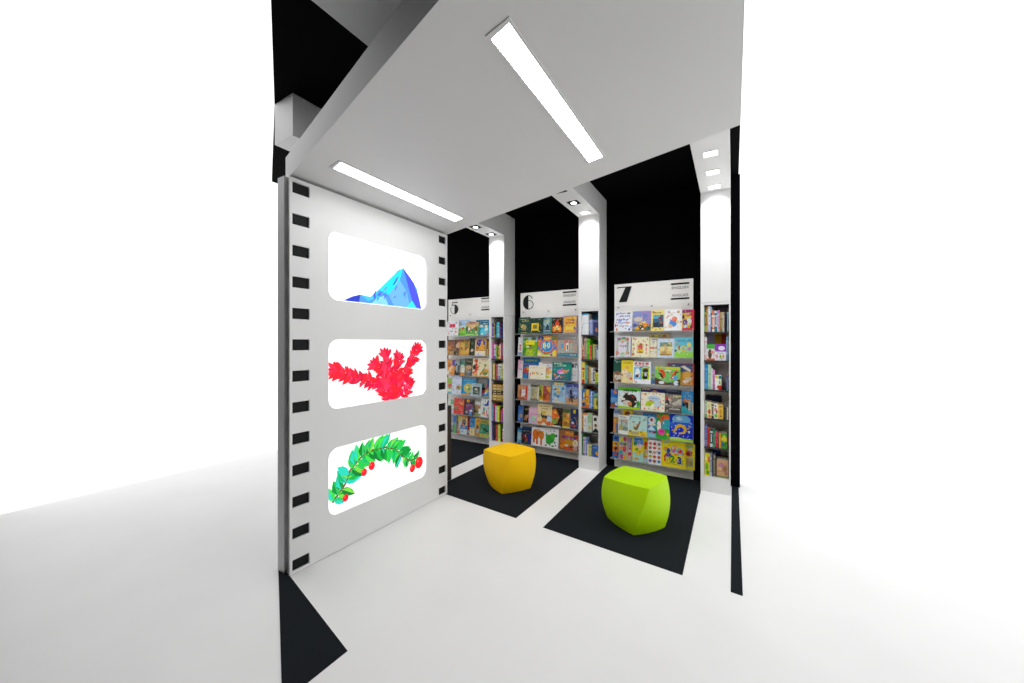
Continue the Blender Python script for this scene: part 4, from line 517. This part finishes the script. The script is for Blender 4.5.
# columns, each with its beam running forward under the black ceiling
for key, (a, b) in cols.items():
    e = {'left': 1.43, 'middle': .7, 'right': .5}[key]
    bm = bmesh.new(); H_BEAM = BEAM_Z[key]; nt_ = {'left': 1.855, 'middle': 1.876, 'right': 1.884}[key]
    box(bm, a, b, e, U_WALL, H_BEAM, H_CEIL)                    # beam
    box(bm, a, b, U_COL, U_WALL, nt_ + .024, H_BEAM)                 # shaft over the niche
    box(bm, a, b, U_COL, U_WALL, nt_, nt_ + .021)                  # head of the niche, a fine joint above it
    box(bm, a, a + .030, U_COL, U_WALL, .15, nt_)             # left cheek
    box(bm, b - .010, b, U_COL, U_WALL, .15, nt_)             # right cheek
    box(bm, a, b, U_COL, U_WALL, 0, .15)                        # plinth
    lab = {'left': 'white column and beam between displays 5 and 6', 'middle': 'white column and beam between displays 6 and 7',
           'right': 'white column and beam right of display 7'}[key]
    struct(obj('column', bm, WHITE), lab, 'column')
    # lining and shelves of the niche
    xa, xb = a + .0305, b - .0105
    t = thing('niche_bookcase', 'narrow dark shelved bookcase set into the %s' % lab.replace(' and beam', ''), 'bookcase', (0, 0, 0), 'bookcases in the columns')
    bm = bmesh.new(); box(bm, xa, xb, 4.412, 4.43, .152, nt_ - .002); obj('back_panel', bm, NICHE, t)
    bm = bmesh.new(); box(bm, xa, xa + .002, 4.222, 4.412, .152, nt_ - .002); obj('side_panel', bm, NICHE, t)
    bm = bmesh.new(); box(bm, xb - .002, xb, 4.222, 4.412, .152, nt_ - .002); obj('side_panel', bm, NICHE, t)
    bm = bmesh.new(); box(bm, xa + .002, xb - .002, 4.214, 4.412, nt_ - .007, nt_ - .002); obj('top_panel', bm, SHELF, t)
    for z in {'left': (1.576, 1.283, .999, .71, .425), 'middle': (1.6, 1.304, 1.017, .725, .44), 'right': (1.612, 1.325, 1.03, .74, .45)}[key]:
        bm = bmesh.new(); box(bm, xa + .002, xb - .002, 4.215, 4.412, z - .017, z - .0005); obj('shelf', bm, SHELF, t)
    bm = bmesh.new(); box(bm, xa + .002, xb - .002, 4.216, 4.412, .152, .1555); obj('bottom_panel', bm, WHITE, t)

# ------------------------------------------------------------------ the film strip wall
def film_plate(bm, y0, y1, z0, z1, holes, x_front, x_back):
    outer = [(y0, z0), (y1, z0), (y1, z1), (y0, z1)]
    loops = [outer] + holes
    tris = tessellate_polygon([[Vector((p[0], p[1], 0)) for p in l] for l in loops])
    flat = [p for l in loops for p in l]
    fv = [bm.verts.new((x_front, p[0], p[1])) for p in flat]; bv = [bm.verts.new((x_back, p[0], p[1])) for p in flat]
    for t in tris:
        bm.faces.new([fv[i] for i in t]); bm.faces.new([bv[i] for i in reversed(t)])
    i = 0
    for l in loops:
        n = len(l)
        for k in range(n):
            p, q = i + k, i + (k + 1) % n
            bm.faces.new((fv[p], fv[q], bv[q], bv[p]))
        i += n
def round_rect(y0, y1, z0, z1, r, n=8):
    pts = []
    for cx, cz, a0 in ((y1-r, z1-r, 0), (y0+r, z1-r, 90), (y0+r, z0+r, 180), (y1-r, z0+r, 270)):
        for k in range(n + 1):
            a = math.radians(a0 + 90 * k / n); pts.append((cx + r*math.cos(a), cz + r*math.sin(a)))
    return pts
APERTURES = [(1.563, 2.535, 1.806, 2.299), (1.563, 2.535, 1.027, 1.526), (1.563, 2.535, .268, .75)]
holes = []
for k in range(13):
    z = .022 + k * .2043
    holes.append([(1.315, z), (1.427, z), (1.427, z + .072), (1.315, z + .072)])
    holes.append([(2.697, z), (2.797, z), (2.797, z + .071), (2.697, z + .071)])
for a in APERTURES: holes.append(round_rect(*a, .075))
bm = bmesh.new(); film_plate(bm, 1.298, 2.82, .004, 2.572, holes, -2.44, -2.452)
fw = obj('wall_left', bm, WHITE)
struct(fw, 'white film strip wall with black sprocket holes and three picture windows', 'wall')
bm = bmesh.new(); box(bm, -2.58, -2.505, 1.296, 2.823, 0, 2.588); obj('wall_frame', bm, WHITE, fw)
for ya, yb in ((1.318, 1.44), (2.66, 2.812)):
    bm = bmesh.new(); box(bm, -2.49, -2.4525, ya, yb, .004, 2.572); obj('dark_backing', bm, BLACK, fw)

# the three backlit pictures, plain painterly motifs
def mono(k): return [lin(h) for h in k]
def picture(ap, label, shapes):
    y0, y1, z0, z1 = ap
    r = thing('backlit_picture', label, 'picture', (-2.4526, (y0+y1)/2, (z0+z1)/2), 'backlit pictures in the film strip wall')
    P = lambda y, z: (y - (y0+y1)/2, z - (z0+z1)/2)
    bm = bmesh.new(); pts = [P(*p) for p in round_rect(y0-.008, y1+.008, z0-.008, z1+.008, .08)]
    f = [bm.verts.new((0, y, z)) for y, z in pts]; b = [bm.verts.new((-.012, y, z)) for y, z in pts]
    n = len(pts); bm.faces.new(f); bm.faces.new(b[::-1])
    for i in range(n): bm.faces.new((f[(i+1) % n], f[i], b[i], b[(i+1) % n]))
    bmesh.ops.recalc_face_normals(bm, faces=bm.faces[:])
    me = bpy.data.meshes.new('light_panel'); bm.to_mesh(me); bm.free(); paint([(1, 1, 1, 1)] * len(me.polygons), me)
    link_mesh('light_panel', me, BACKLIT, r)
    vs, fs, cs = [], [], []
    lim = lambda p: (cl(p[0], y0 + .003, y1 - .003), cl(p[1], z0 + .001, z1 - .001))
    for k, (poly, col) in enumerate(shapes):
        b0 = len(vs); poly = [P(*lim(p)) for p in poly]
        vs += [(.0008 + .00006 * k, y, z) for y, z in poly]
        for t in tessellate_polygon([[Vector((y, z, 0)) for y, z in poly]]): fs.append(tuple(b0 + i for i in t)); cs.append(lin(col))
    me = bpy.data.meshes.new('printed_motif'); me.from_pydata(vs, [], fs); me.update(); paint(cs, me)
    link_mesh('printed_motif', me, BACKLIT, r)
    return r
def blob(cy, cz, ry, rz, n=18, wob=0, seed=0):
    rr = random.Random(seed)
    return [(cy + ry*(1+rr.uniform(-wob, wob))*math.cos(2*math.pi*i/n), cz + rz*(1+rr.uniform(-wob, wob))*math.sin(2*math.pi*i/n)) for i in range(n)]
def leaf(y, z, ang, L, W):
    c, s = math.cos(ang), math.sin(ang)
    prof = [(0, 0), (.18, .75), (.42, 1), (.7, .72), (1, 0), (.7, -.72), (.42, -1), (.18, -.75)]
    return [(y + c*a*L - s*b*W/2, z + s*a*L + c*b*W/2) for a, b in prof]
rr = random.Random(11)
# blue hills
sh = [([(1.686,1.812),(1.76,1.85),(1.83,1.872),(1.92,1.864),(2.0,1.93),(2.07,1.985),(2.14,2.06),(2.2,2.118),(2.26,2.15),(2.31,2.10),(2.36,2.06),(2.42,1.99),(2.45,1.9),(2.475,1.812)], '4c8cf4')]
sh += [([(2.0,1.93),(2.14,2.06),(2.26,2.15),(2.22,2.04),(2.16,1.95),(2.1,1.9)], '20d0fc'), ([(2.26,2.15),(2.36,2.06),(2.45,1.9),(2.475,1.812),(2.38,1.83),(2.33,1.96)], '4a50e0'),
       ([(1.83,1.872),(1.92,1.864),(2.0,1.93),(1.98,1.86),(1.9,1.83)], '40b8f8'), ([(1.686,1.812),(1.76,1.85),(1.83,1.872),(1.82,1.812)], '2a3cb4'),
       ([(2.1,1.9),(2.22,2.04),(2.3,1.95),(2.34,1.812),(2.16,1.812)], '68a8fc'), ([(1.93,1.812),(1.98,1.86),(2.06,1.89),(2.1,1.812)], '7cc4fc'), ([(2.3,1.812),(2.36,1.88),(2.42,1.812)], '38d8fc')]
for k in range(26):
    t = rr.random(); y = 1.95 + .48*t; top = 1.86 + .24*max(0, 1 - abs(y - 2.26)/.32)
    z = rr.uniform(1.83, top); a = rr.uniform(.6, 1.2) if y < 2.26 else rr.uniform(1.9, 2.4)
    sh.append((leaf(y, z, a, rr.uniform(.03, .09), rr.uniform(.006, .016)), rr.choice(['3a48d8', '5a6cf0', '28c8f8', '6a7cf8', '3060e0', '88d0fc'])))
picture(APERTURES[0], 'white lit picture window with a blue painted hill, top of the wall', sh)
# red leafy branches spreading from the lower edge
RED = ['f01c2c', 'd81040', 'f43058', 'e8182c', 'f02848', 'c81038']
sh = []
boughs = [[(2.17,1.03),(2.10,1.14),(1.98,1.185),(1.83,1.215),(1.70,1.27),(1.61,1.30)], [(2.17,1.03),(2.22,1.16),(2.30,1.27),(2.37,1.37),(2.43,1.45)],
          [(2.16,1.03),(2.11,1.2),(2.08,1.32),(2.06,1.41)], [(2.16,1.03),(2.13,1.18),(2.02,1.27),(1.95,1.33)], [(2.18,1.03),(2.18,1.2),(2.18,1.3),(2.2,1.38)],
          [(2.1,1.03),(2.05,1.1),(2.02,1.17)], [(2.25,1.03),(2.3,1.1),(2.32,1.16)]]
for b_ in boughs:
    for (a, c), (d, e) in zip(b_, b_[1:]):
        L = math.hypot(d-a, e-c); nx, nz = -(e-c)/L*.008, (d-a)/L*.008
        sh.append(([(a+nx,c+nz),(d+nx,e+nz),(d-nx,e-nz),(a-nx,c-nz)], 'a01028'))
        ta = math.atan2(e-c, d-a); m = max(2, int(L/.022))
        for k in range(m):
            y, z = a+(d-a)*k/m, c+(e-c)*k/m
            for sg in (1, -1): sh.append((leaf(y, z, ta + sg*rr.uniform(.5, 1.2), rr.uniform(.06, .1), rr.uniform(.03, .042)), rr.choice(RED)))
    y, z = b_[-1]
    for k in range(5): sh.append((leaf(y - .02*math.cos(ta), z - .02*math.sin(ta), ta + (k-2)*.5, rr.uniform(.075, .1), .036), rr.choice(RED)))
picture(APERTURES[1], 'white lit picture window with spreading red leafy branches, middle of the wall', sh)
# arched garland of green leaves with a red fruit
path = [(1.60,.36),(1.702,.46),(1.743,.551),(1.83,.618),(1.939,.652),(2.067,.645),(2.17,.60),(2.25,.52),(2.33,.46),(2.44,.46)]
sh = []; greens = ['18a840', '20c048', '0c8c38', '40d048', '10b068', '74d040', '28c8b0', '0c7830', '30b858']
for (a, c), (d, e) in zip(path, path[1:]):
    L = math.hypot(d-a, e-c); nx, nz = -(e-c)/L*.009, (d-a)/L*.009
    sh.append(([(a+nx,c+nz),(d+nx,e+nz),(d-nx,e-nz),(a-nx,c-nz)], '6a5020'))
for i, ((a, c), (d, e)) in enumerate(zip(path[:-1], path[1:])):
    ta = math.atan2(e-c, d-a)
    for t in (.1, .4, .7):
        y, z = a+(d-a)*t, c+(e-c)*t
        for sgn in (1, -1):
            sz = 1.0 if i < 7 else .6
            f = leaf(y, z, ta + sgn*rr.uniform(.75, 1.35), (.115 + .03*rr.random())*sz, .062*sz); g = rr.choice(greens); sh.append((f, g))
            sh.append(([f[0], f[2], f[4]], rr.choice(greens)))
for y, z, r in ((2.44,.415,.048), (1.93,.53,.03), (1.86,.50,.026), (2.36,.385,.032), (1.70,.36,.024)):
    sh.append((blob(y, z, r, r*1.1), 'f01c28')); sh.append((blob(y-.3*r, z+.35*r, r*.25, r*.25), 'f86058'))
picture(APERTURES[2], 'white lit picture window with a green leafy vine and red berries, lowest of the wall', sh)

# low dark panel standing behind the far end of the film strip wall
bm = bmesh.new(); box(bm, -3.15, -2.648, 3.07, 3.13, .0045, .805)
lp = thing('low_screen', 'low dark brown screen behind the far end of the film strip wall', 'screen', (0, 0, 0))
obj('screen_panel', bm, DKBROWN, lp, bevel=.003)
bm = bmesh.new(); box(bm, -3.15, -2.646, 3.066, 3.134, .806, .815); obj('top_cap', bm, DKBROWN, lp)

# ------------------------------------------------------------------ lights in the canopy
def light_strip(label, q, glow):
    cx = sum(p[0] for p in q)/4; cy = sum(p[1] for p in q)/4
    t = thing('ceiling_light', label, 'ceiling light', (cx, cy, H_CAN), 'light strips in the canopy')
    L = [(x - cx, y - cy) for x, y in q]
    bm = bmesh.new(); prism(bm, L, -.004, -.0005); obj('diffuser', bm, glow, t)
    bm = bmesh.new()
    def grow(p, d): return (p[0] + (d if p[0] > 0 else -d), p[1] + (d*1.6 if p[1] > 0 else -d*1.6))
    o = [grow(p, .014) for p in L]; i_ = [grow(p, .002) for p in L]
    for k in range(4):
        n = (k+1) % 4; prism(bm, [o[k], o[n], i_[n], i_[k]], -.0045, -.0003)
    obj('light_frame', bm, CANOPY, t)
light_strip('long glowing light strip in the canopy close to the film strip wall', [(-2.13,1.402),(-2.024,1.377),(-2.024,2.535),(-2.13,2.564)], GLOW_SOFT)
light_strip('long glowing light strip in the open middle of the canopy', [(-.739,1.096),(-.654,1.073),(-.654,2.113),(-.739,2.136)], GLOW)

def downlight(dark):
    t = bpy.data.objects.new('downlight', None); t.empty_display_size = .05; C.objects.link(t); t['category'] = 'downlight'
    hs = .058
    bm = bmesh.new()
    for a in ((-hs, hs, -hs, -hs+.007), (-hs, hs, hs-.007, hs), (-hs, -hs+.007, -hs+.007, hs-.007), (hs-.007, hs, -hs+.007, hs-.007)): box(bm, a[0], a[1], a[2], a[3], -.004, -.0005)
    obj('trim', bm, WHITE if not dark else BLACK, t)
    bm = bmesh.new(); box(bm, -hs+.007, hs-.007, -hs+.007, hs-.007, -.002, -.0005); obj('housing', bm, BLACK if dark else REFLECT_GLOW, t)
    bm = bmesh.new()
    c0, r0, r1 = -.004, .036, .029
    arc_ = range(24) if dark else range(1, 10)
    for k in arc_:
        a0, a1 = 2*math.pi*k/24, 2*math.pi*(k+1)/24
        prism(bm, [(r0*math.cos(a0), r0*math.sin(a0)), (r0*math.cos(a1), r0*math.sin(a1)), (r1*math.cos(a1), r1*math.sin(a1)), (r1*math.cos(a0), r1*math.sin(a0))], -.006, -.002)
    ring = obj('lamp_ring', bm, LAMPGREY, t)
    bm = bmesh.new()
    prism(bm, [(.0285*math.cos(2*math.pi*k/24), .0285*math.sin(2*math.pi*k/24)) for k in range(24)], -.0045, -.002)
    obj('lamp', bm, LAMP, ring)
    return t
dk, lt = downlight(True), downlight(False)
pos = ('farthest from the column', 'in the middle of its row', 'closest to the column')
first = {True: True, False: True}
for key, (a, b) in cols.items():
    nm = {'left': 'between displays 5 and 6', 'middle': 'between displays 6 and 7', 'right': 'right of display 7'}[key]
    for k, y in enumerate((3.36, 3.735, 4.09)):
        dark = key != 'right' and not (key == 'middle' and k == 2)
        if key == 'left' and k == 0: continue          # hidden behind the canopy edge
        src = dk if dark else lt
        lab = '%s square downlight %s, beam %s' % ('black' if dark else 'white', pos[k], nm)
        loc = ((a+b)/2 - .003, y, BEAM_Z[key])
        if first[dark]:
            src.location = loc; src['label'] = lab; src['group'] = 'downlights in the beams'; first[dark] = False
        else: copy_thing(src, loc, lab, 'downlights in the beams')
    for k, y in enumerate((3.36, 3.735, 4.09)):
        sp = bpy.data.lights.new('downlight_beam', 'SPOT'); sp.energy = 8 if k == 2 else 12; sp.spot_size = math.radians(125); sp.spot_blend = 1; sp.shadow_soft_size = .03
        so = bpy.data.objects.new('downlight_beam', sp); C.objects.link(so); so.location = ((a+b)/2, y, BEAM_Z[key] - .03)
        so.rotation_euler = (math.radians(12), 0, 0)

# ------------------------------------------------------------------ display units 5, 6 and 7
def arc(cx, cz, rx, rz, a0, a1, n=20):
    return [(cx + rx*math.cos(math.radians(a0 + (a1-a0)*i/n)), cz + rz*math.sin(math.radians(a0 + (a1-a0)*i/n))) for i in range(n+1)]
def band(bm, cx, cz, rx, rz, t, a0, a1, y0, y1, n=20):
    o = arc(cx, cz, rx, rz, a0, a1, n); i_ = arc(cx, cz, rx-t, rz-t, a0, a1, n)
    for k in range(n): fprism(bm, [o[k], o[k+1], i_[k+1], i_[k]], y0, y1)
LEDGES = {5: (1.604, 1.309, 1.004, .712, .418, .125), 6: (1.618, 1.32, 1.013, .721, .413, .128), 7: (1.63, 1.333, 1.029, .727, .425, .127)}
for n, x0 in ((5, -3.855), (6, -2.545), (7, -1.235)):
    W = .862; TOPZ = {5: 2.177, 6: 2.189, 7: 2.203}[n]
    t = thing('book_display', 'white book display panel headed with a large black %d' % n, 'book display', (x0, 4.48, .0045), 'numbered book displays')
    zo = -.0045
    bm = bmesh.new(); box(bm, 0, W, 0, .0195, 0, TOPZ); obj('back_panel', bm, PANELW, t, bevel=.002)
    bm = bmesh.new(); box(bm, .006, W-.006, -.0045, -.0015, .1, 1.945); sheet = obj('acrylic_sheet', bm, ACRYLS, t)
    for sx in (.05, .432, .815):
        bm = bmesh.new()
        bmesh.ops.create_cone(bm, cap_ends=True, segments=14, radius1=.008, radius2=.008, depth=.01, matrix=Matrix.Translation((sx, -.0095, 1.922)) @ Matrix.Rotation(math.pi/2, 4, 'X'))
        obj('screw_cap', bm, STEEL, sheet)
    for z in LEDGES[n]:
        bm = bmesh.new()
        zz = z + zo
        box(bm, -.024, W+.010, -.106, -.006, zz-.003, zz); box(bm, -.024, W+.010, -.106, -.1035, zz, zz+.010)
        l = obj('ledge', bm, ACRYL, t); l['label'] = 'clear acrylic ledge'
    y0, y1 = -.003, -.0003
    bm = bmesh.new()
    if n == 7:
        fprism(bm, [(.034, 2.152), (.06, 2.158), (.14, 2.158), (.135, 2.168), (.038, 2.168)], y0, y1)
        fprism(bm, [(.132, 2.158), (.14, 2.168), (.206, 2.168), (.147, 1.986), (.054, 1.986)], y0, y1)
    elif n == 6:
        cx, cz = .125, 2.056
        fprism(bm, arc(cx, cz, .083, .098, 90, 270), y0, y1)
        band(bm, cx + .0, cz + .0, .075, .098, .008, 30, 90, y0, y1)
        band(bm, cx + .0, cz - .035, .08, .064, .008, -90, 90, y0, y1)
    else:
        cx, cz = .128, 2.02
        fprism(bm, arc(cx, cz, .075, .074, -90, 90), y0, y1)
        band(bm, cx, cz, .082, .074, .007, 150, 270, y0, y1)
        fprism(bm, [(.08, 2.118), (.186, 2.118), (.186, 2.132), (.08, 2.132)], y0, y1)
        fprism(bm, [(.07, 2.078), (.128, 2.086), (.128, 2.094), (.08, 2.094), (.086, 2.118), (.08, 2.118)], y0, y1)
    nu = obj('numeral', bm, INKBLK, t); nu['label'] = 'black numeral %d' % n
    for zz in (2.147, 1.981):
        bm = bmesh.new(); box(bm, .637, .823, y0, y1, zz, zz+.018); obj('black_rule', bm, INKBLK, t)
    for word, zz in (('ENGLISH', 2.098), ('ANGLAIS', 2.013)):
        gv, gf, gw = glyphs(word)
        me = bpy.data.meshes.new('lettering'); sx = .168 / gw
        me.from_pydata([(.645 + px*sx, -.002, zz + pz*.03) for px, pz in gv], [], gf); me.update()
        o = link_mesh('lettering', me, INKGRY, t); o['label'] = 'grey lettering %s' % word

# ------------------------------------------------------------------ books standing cover forward on the ledges
TILT = -math.atan(.10)
for k, (x, y, z, w, h, base, art, label, group) in enumerate(FACE_BOOKS):
    d = .011 + .004 * ((k * 5) % 3) / 2
    me, t = book_case('picture_book', w, d, h, base)
    r = tag(link_mesh('picture_book', me, PRINT), label, 'book', group)
    r.location = (x, y, z + .0005); r.rotation_euler = (TILT, 0, 0)
    obj('pages', page_block(w, d, h, t, False), PAPER, r)
    link_mesh('cover_print', art_mesh('cover_print', art, w, h, -w/2, 0, 0, k, detail=28), PRINT, r)

# ------------------------------------------------------------------ books in the column bookcases
for k, (kind, x, y, z, w, h, base, extra, label, group) in enumerate(SHELF_BOOKS):
    r_ = random.Random(k)
    if kind == 's':
        d = .11 + .03 * r_.random()
        me, t = book_case('book', w, d, h, base, spine_front=True)
        r = tag(link_mesh('book', me, PRINT), label, 'book', group); r.location = (x, y, z)
        obj('pages', page_block(w, d, h, t, True), PAPER, r)
        a, b = r_.uniform(.1, .3), r_.uniform(.55, .85)
        art = 'r 0 0 1 %.2f %s;r 0 %.2f 1 %.2f %s;r .3 %.2f .7 %.2f %s' % (a, extra, b, b + .1, extra, a + .08, b - .06, extra)
        link_mesh('spine_print', art_mesh('spine_print', art, w, h, -w/2, 0, 0, k), PRINT, r)
    elif kind == 'h':
        me, t = book_case('book', w, h, .15, base, spine_front=False)   # spine at the left, laid flat
        bm = bmesh.new()
        tt = .002
        box(bm, -w/2, w/2, 0, tt, 0, h); box(bm, -w/2, w/2, tt, .15, h-tt, h); box(bm, -w/2, w/2, tt, .15, 0, tt)
        me2 = bpy.data.meshes.new('book'); bmesh.ops.recalc_face_normals(bm, faces=bm.faces[:]); bm.to_mesh(me2); bm.free()
        paint([lin(base)] * len(me2.polygons), me2)
        r = tag(link_mesh('book', me2, PRINT), label, 'book', group); r.location = (x, y, z)
        bm = bmesh.new(); box(bm, -w/2+.003, w/2-.003, tt, .148, tt, h-tt); obj('pages', bm, PAPER, r)
        art = 'r .1 .3 .35 .7 e8d8a0;r .45 .35 .8 .65 d8c080'
        link_mesh('spine_print', art_mesh('spine_print', art, w, h, -w/2, 0, 0, k), PRINT, r)
    else:
        d = .13 if kind == 'f' else .014
        me, t = book_case('book', w, d, h, base)
        r = tag(link_mesh('book', me, PRINT), label, 'book', group); r.location = (x, y, z)
        obj('pages', page_block(w, d, h, t, False), PAPER, r)
        if extra: link_mesh('cover_print', art_mesh('cover_print', extra, w, h, -w/2, 0, 0, k, detail=12), PRINT, r)

# ------------------------------------------------------------------ the two twisted stools
def stool(m, loc, rot, tw, label):
    n, nt = 14, 14
    H, twist = .383, math.radians(tw)
    bm = bmesh.new()
    def corner(i, t):
        R = .228 + .038*t + .028 * 4*t*(1-t)
        a = math.radians(90*i) + twist*t
        return Vector((R*math.cos(a), R*math.sin(a), H*t))
    rows = []
    for j in range(nt+1):
        t = j/nt; row = []
        for i in range(4):
            p, q = corner(i, t), corner(i+1, t)
            nrm = (p+q)/2; nrm.z = 0; nrm.normalize()
            bul = .02 + .016*4*t*(1-t)
            for k in range(n):
                s = k/n; row.append(bm.verts.new(p.lerp(q, s) + nrm*bul*4*s*(1-s)))
        rows.append(row)
    N = 4*n
    for j in range(nt):
        for k in range(N): bm.faces.new((rows[j][k], rows[j][(k+1) % N], rows[j+1][(k+1) % N], rows[j+1][k]))
    # gently domed top, flat underside
    prev = rows[-1]
    for f in (.85, .65, .45, .25):
        cur = [bm.verts.new((v.co.x*f, v.co.y*f, H + .014*(1-f*f))) for v in rows[-1]]
        for k in range(N): bm.faces.new((prev[k], prev[(k+1) % N], cur[(k+1) % N], cur[k]))
        prev = cur
    c = bm.verts.new((0, 0, H + .0145))
    for k in range(N): bm.faces.new((prev[k], prev[(k+1) % N], c))
    bm.faces.new(rows[0][::-1])
    o = obj('twisted_stool', bm, m, smooth=True)
    me = o.data
    # keep the four side edges and the rims crisp
    sharp = me.attributes.new('sharp_edge', 'BOOLEAN', 'EDGE')
    for e in me.edges:
        a, b = e.vertices
        if a < N*(nt+1) and b < N*(nt+1):
            ja, ka, jb, kb = a // N, a % N, b // N, b % N
            if (ja == jb and ja in (0, nt)) or (ka == kb and ka % n == 0): sharp.data[e.index].value = True
    tag(o, label, 'stool', 'twisted cube stools'); o.location = loc; o.rotation_euler = (0, 0, rot)
    return o
stool(YEL, (-2.016, 3.312, .0025), math.radians(-77), 21, 'yellow twisted cube stool on the carpet before display 6')
stool(GRN, (-.700, 3.178, .0025), math.radians(-81), 25, 'lime green twisted cube stool on the carpet before display 7')

# ------------------------------------------------------------------ light and camera
w = bpy.data.worlds.new('bright_surround'); bpy.context.scene.world = w; w.use_nodes = True
bg = w.node_tree.nodes['Background']; bg.inputs['Color'].default_value = (1, 1, 1, 1); bg.inputs['Strength'].default_value = 1.0

cam = bpy.data.cameras.new('camera'); co = bpy.data.objects.new('camera', cam); C.objects.link(co)
cam.sensor_fit = 'HORIZONTAL'; cam.sensor_width = 36; cam.lens = 369 / 1024 * 36
cam.shift_y = 1.5 / 1024; cam.clip_start = .05
co.location = (0, 0, 1.5); co.rotation_euler = (math.radians(90), 0, math.radians(30.918))
sc = bpy.context.scene; sc.camera = co
sc.view_settings.view_transform = 'Standard'; sc.view_settings.look = 'None'
sc.view_settings.exposure = .42; sc.view_settings.gamma = 1; sc.view_settings.use_curve_mapping = False
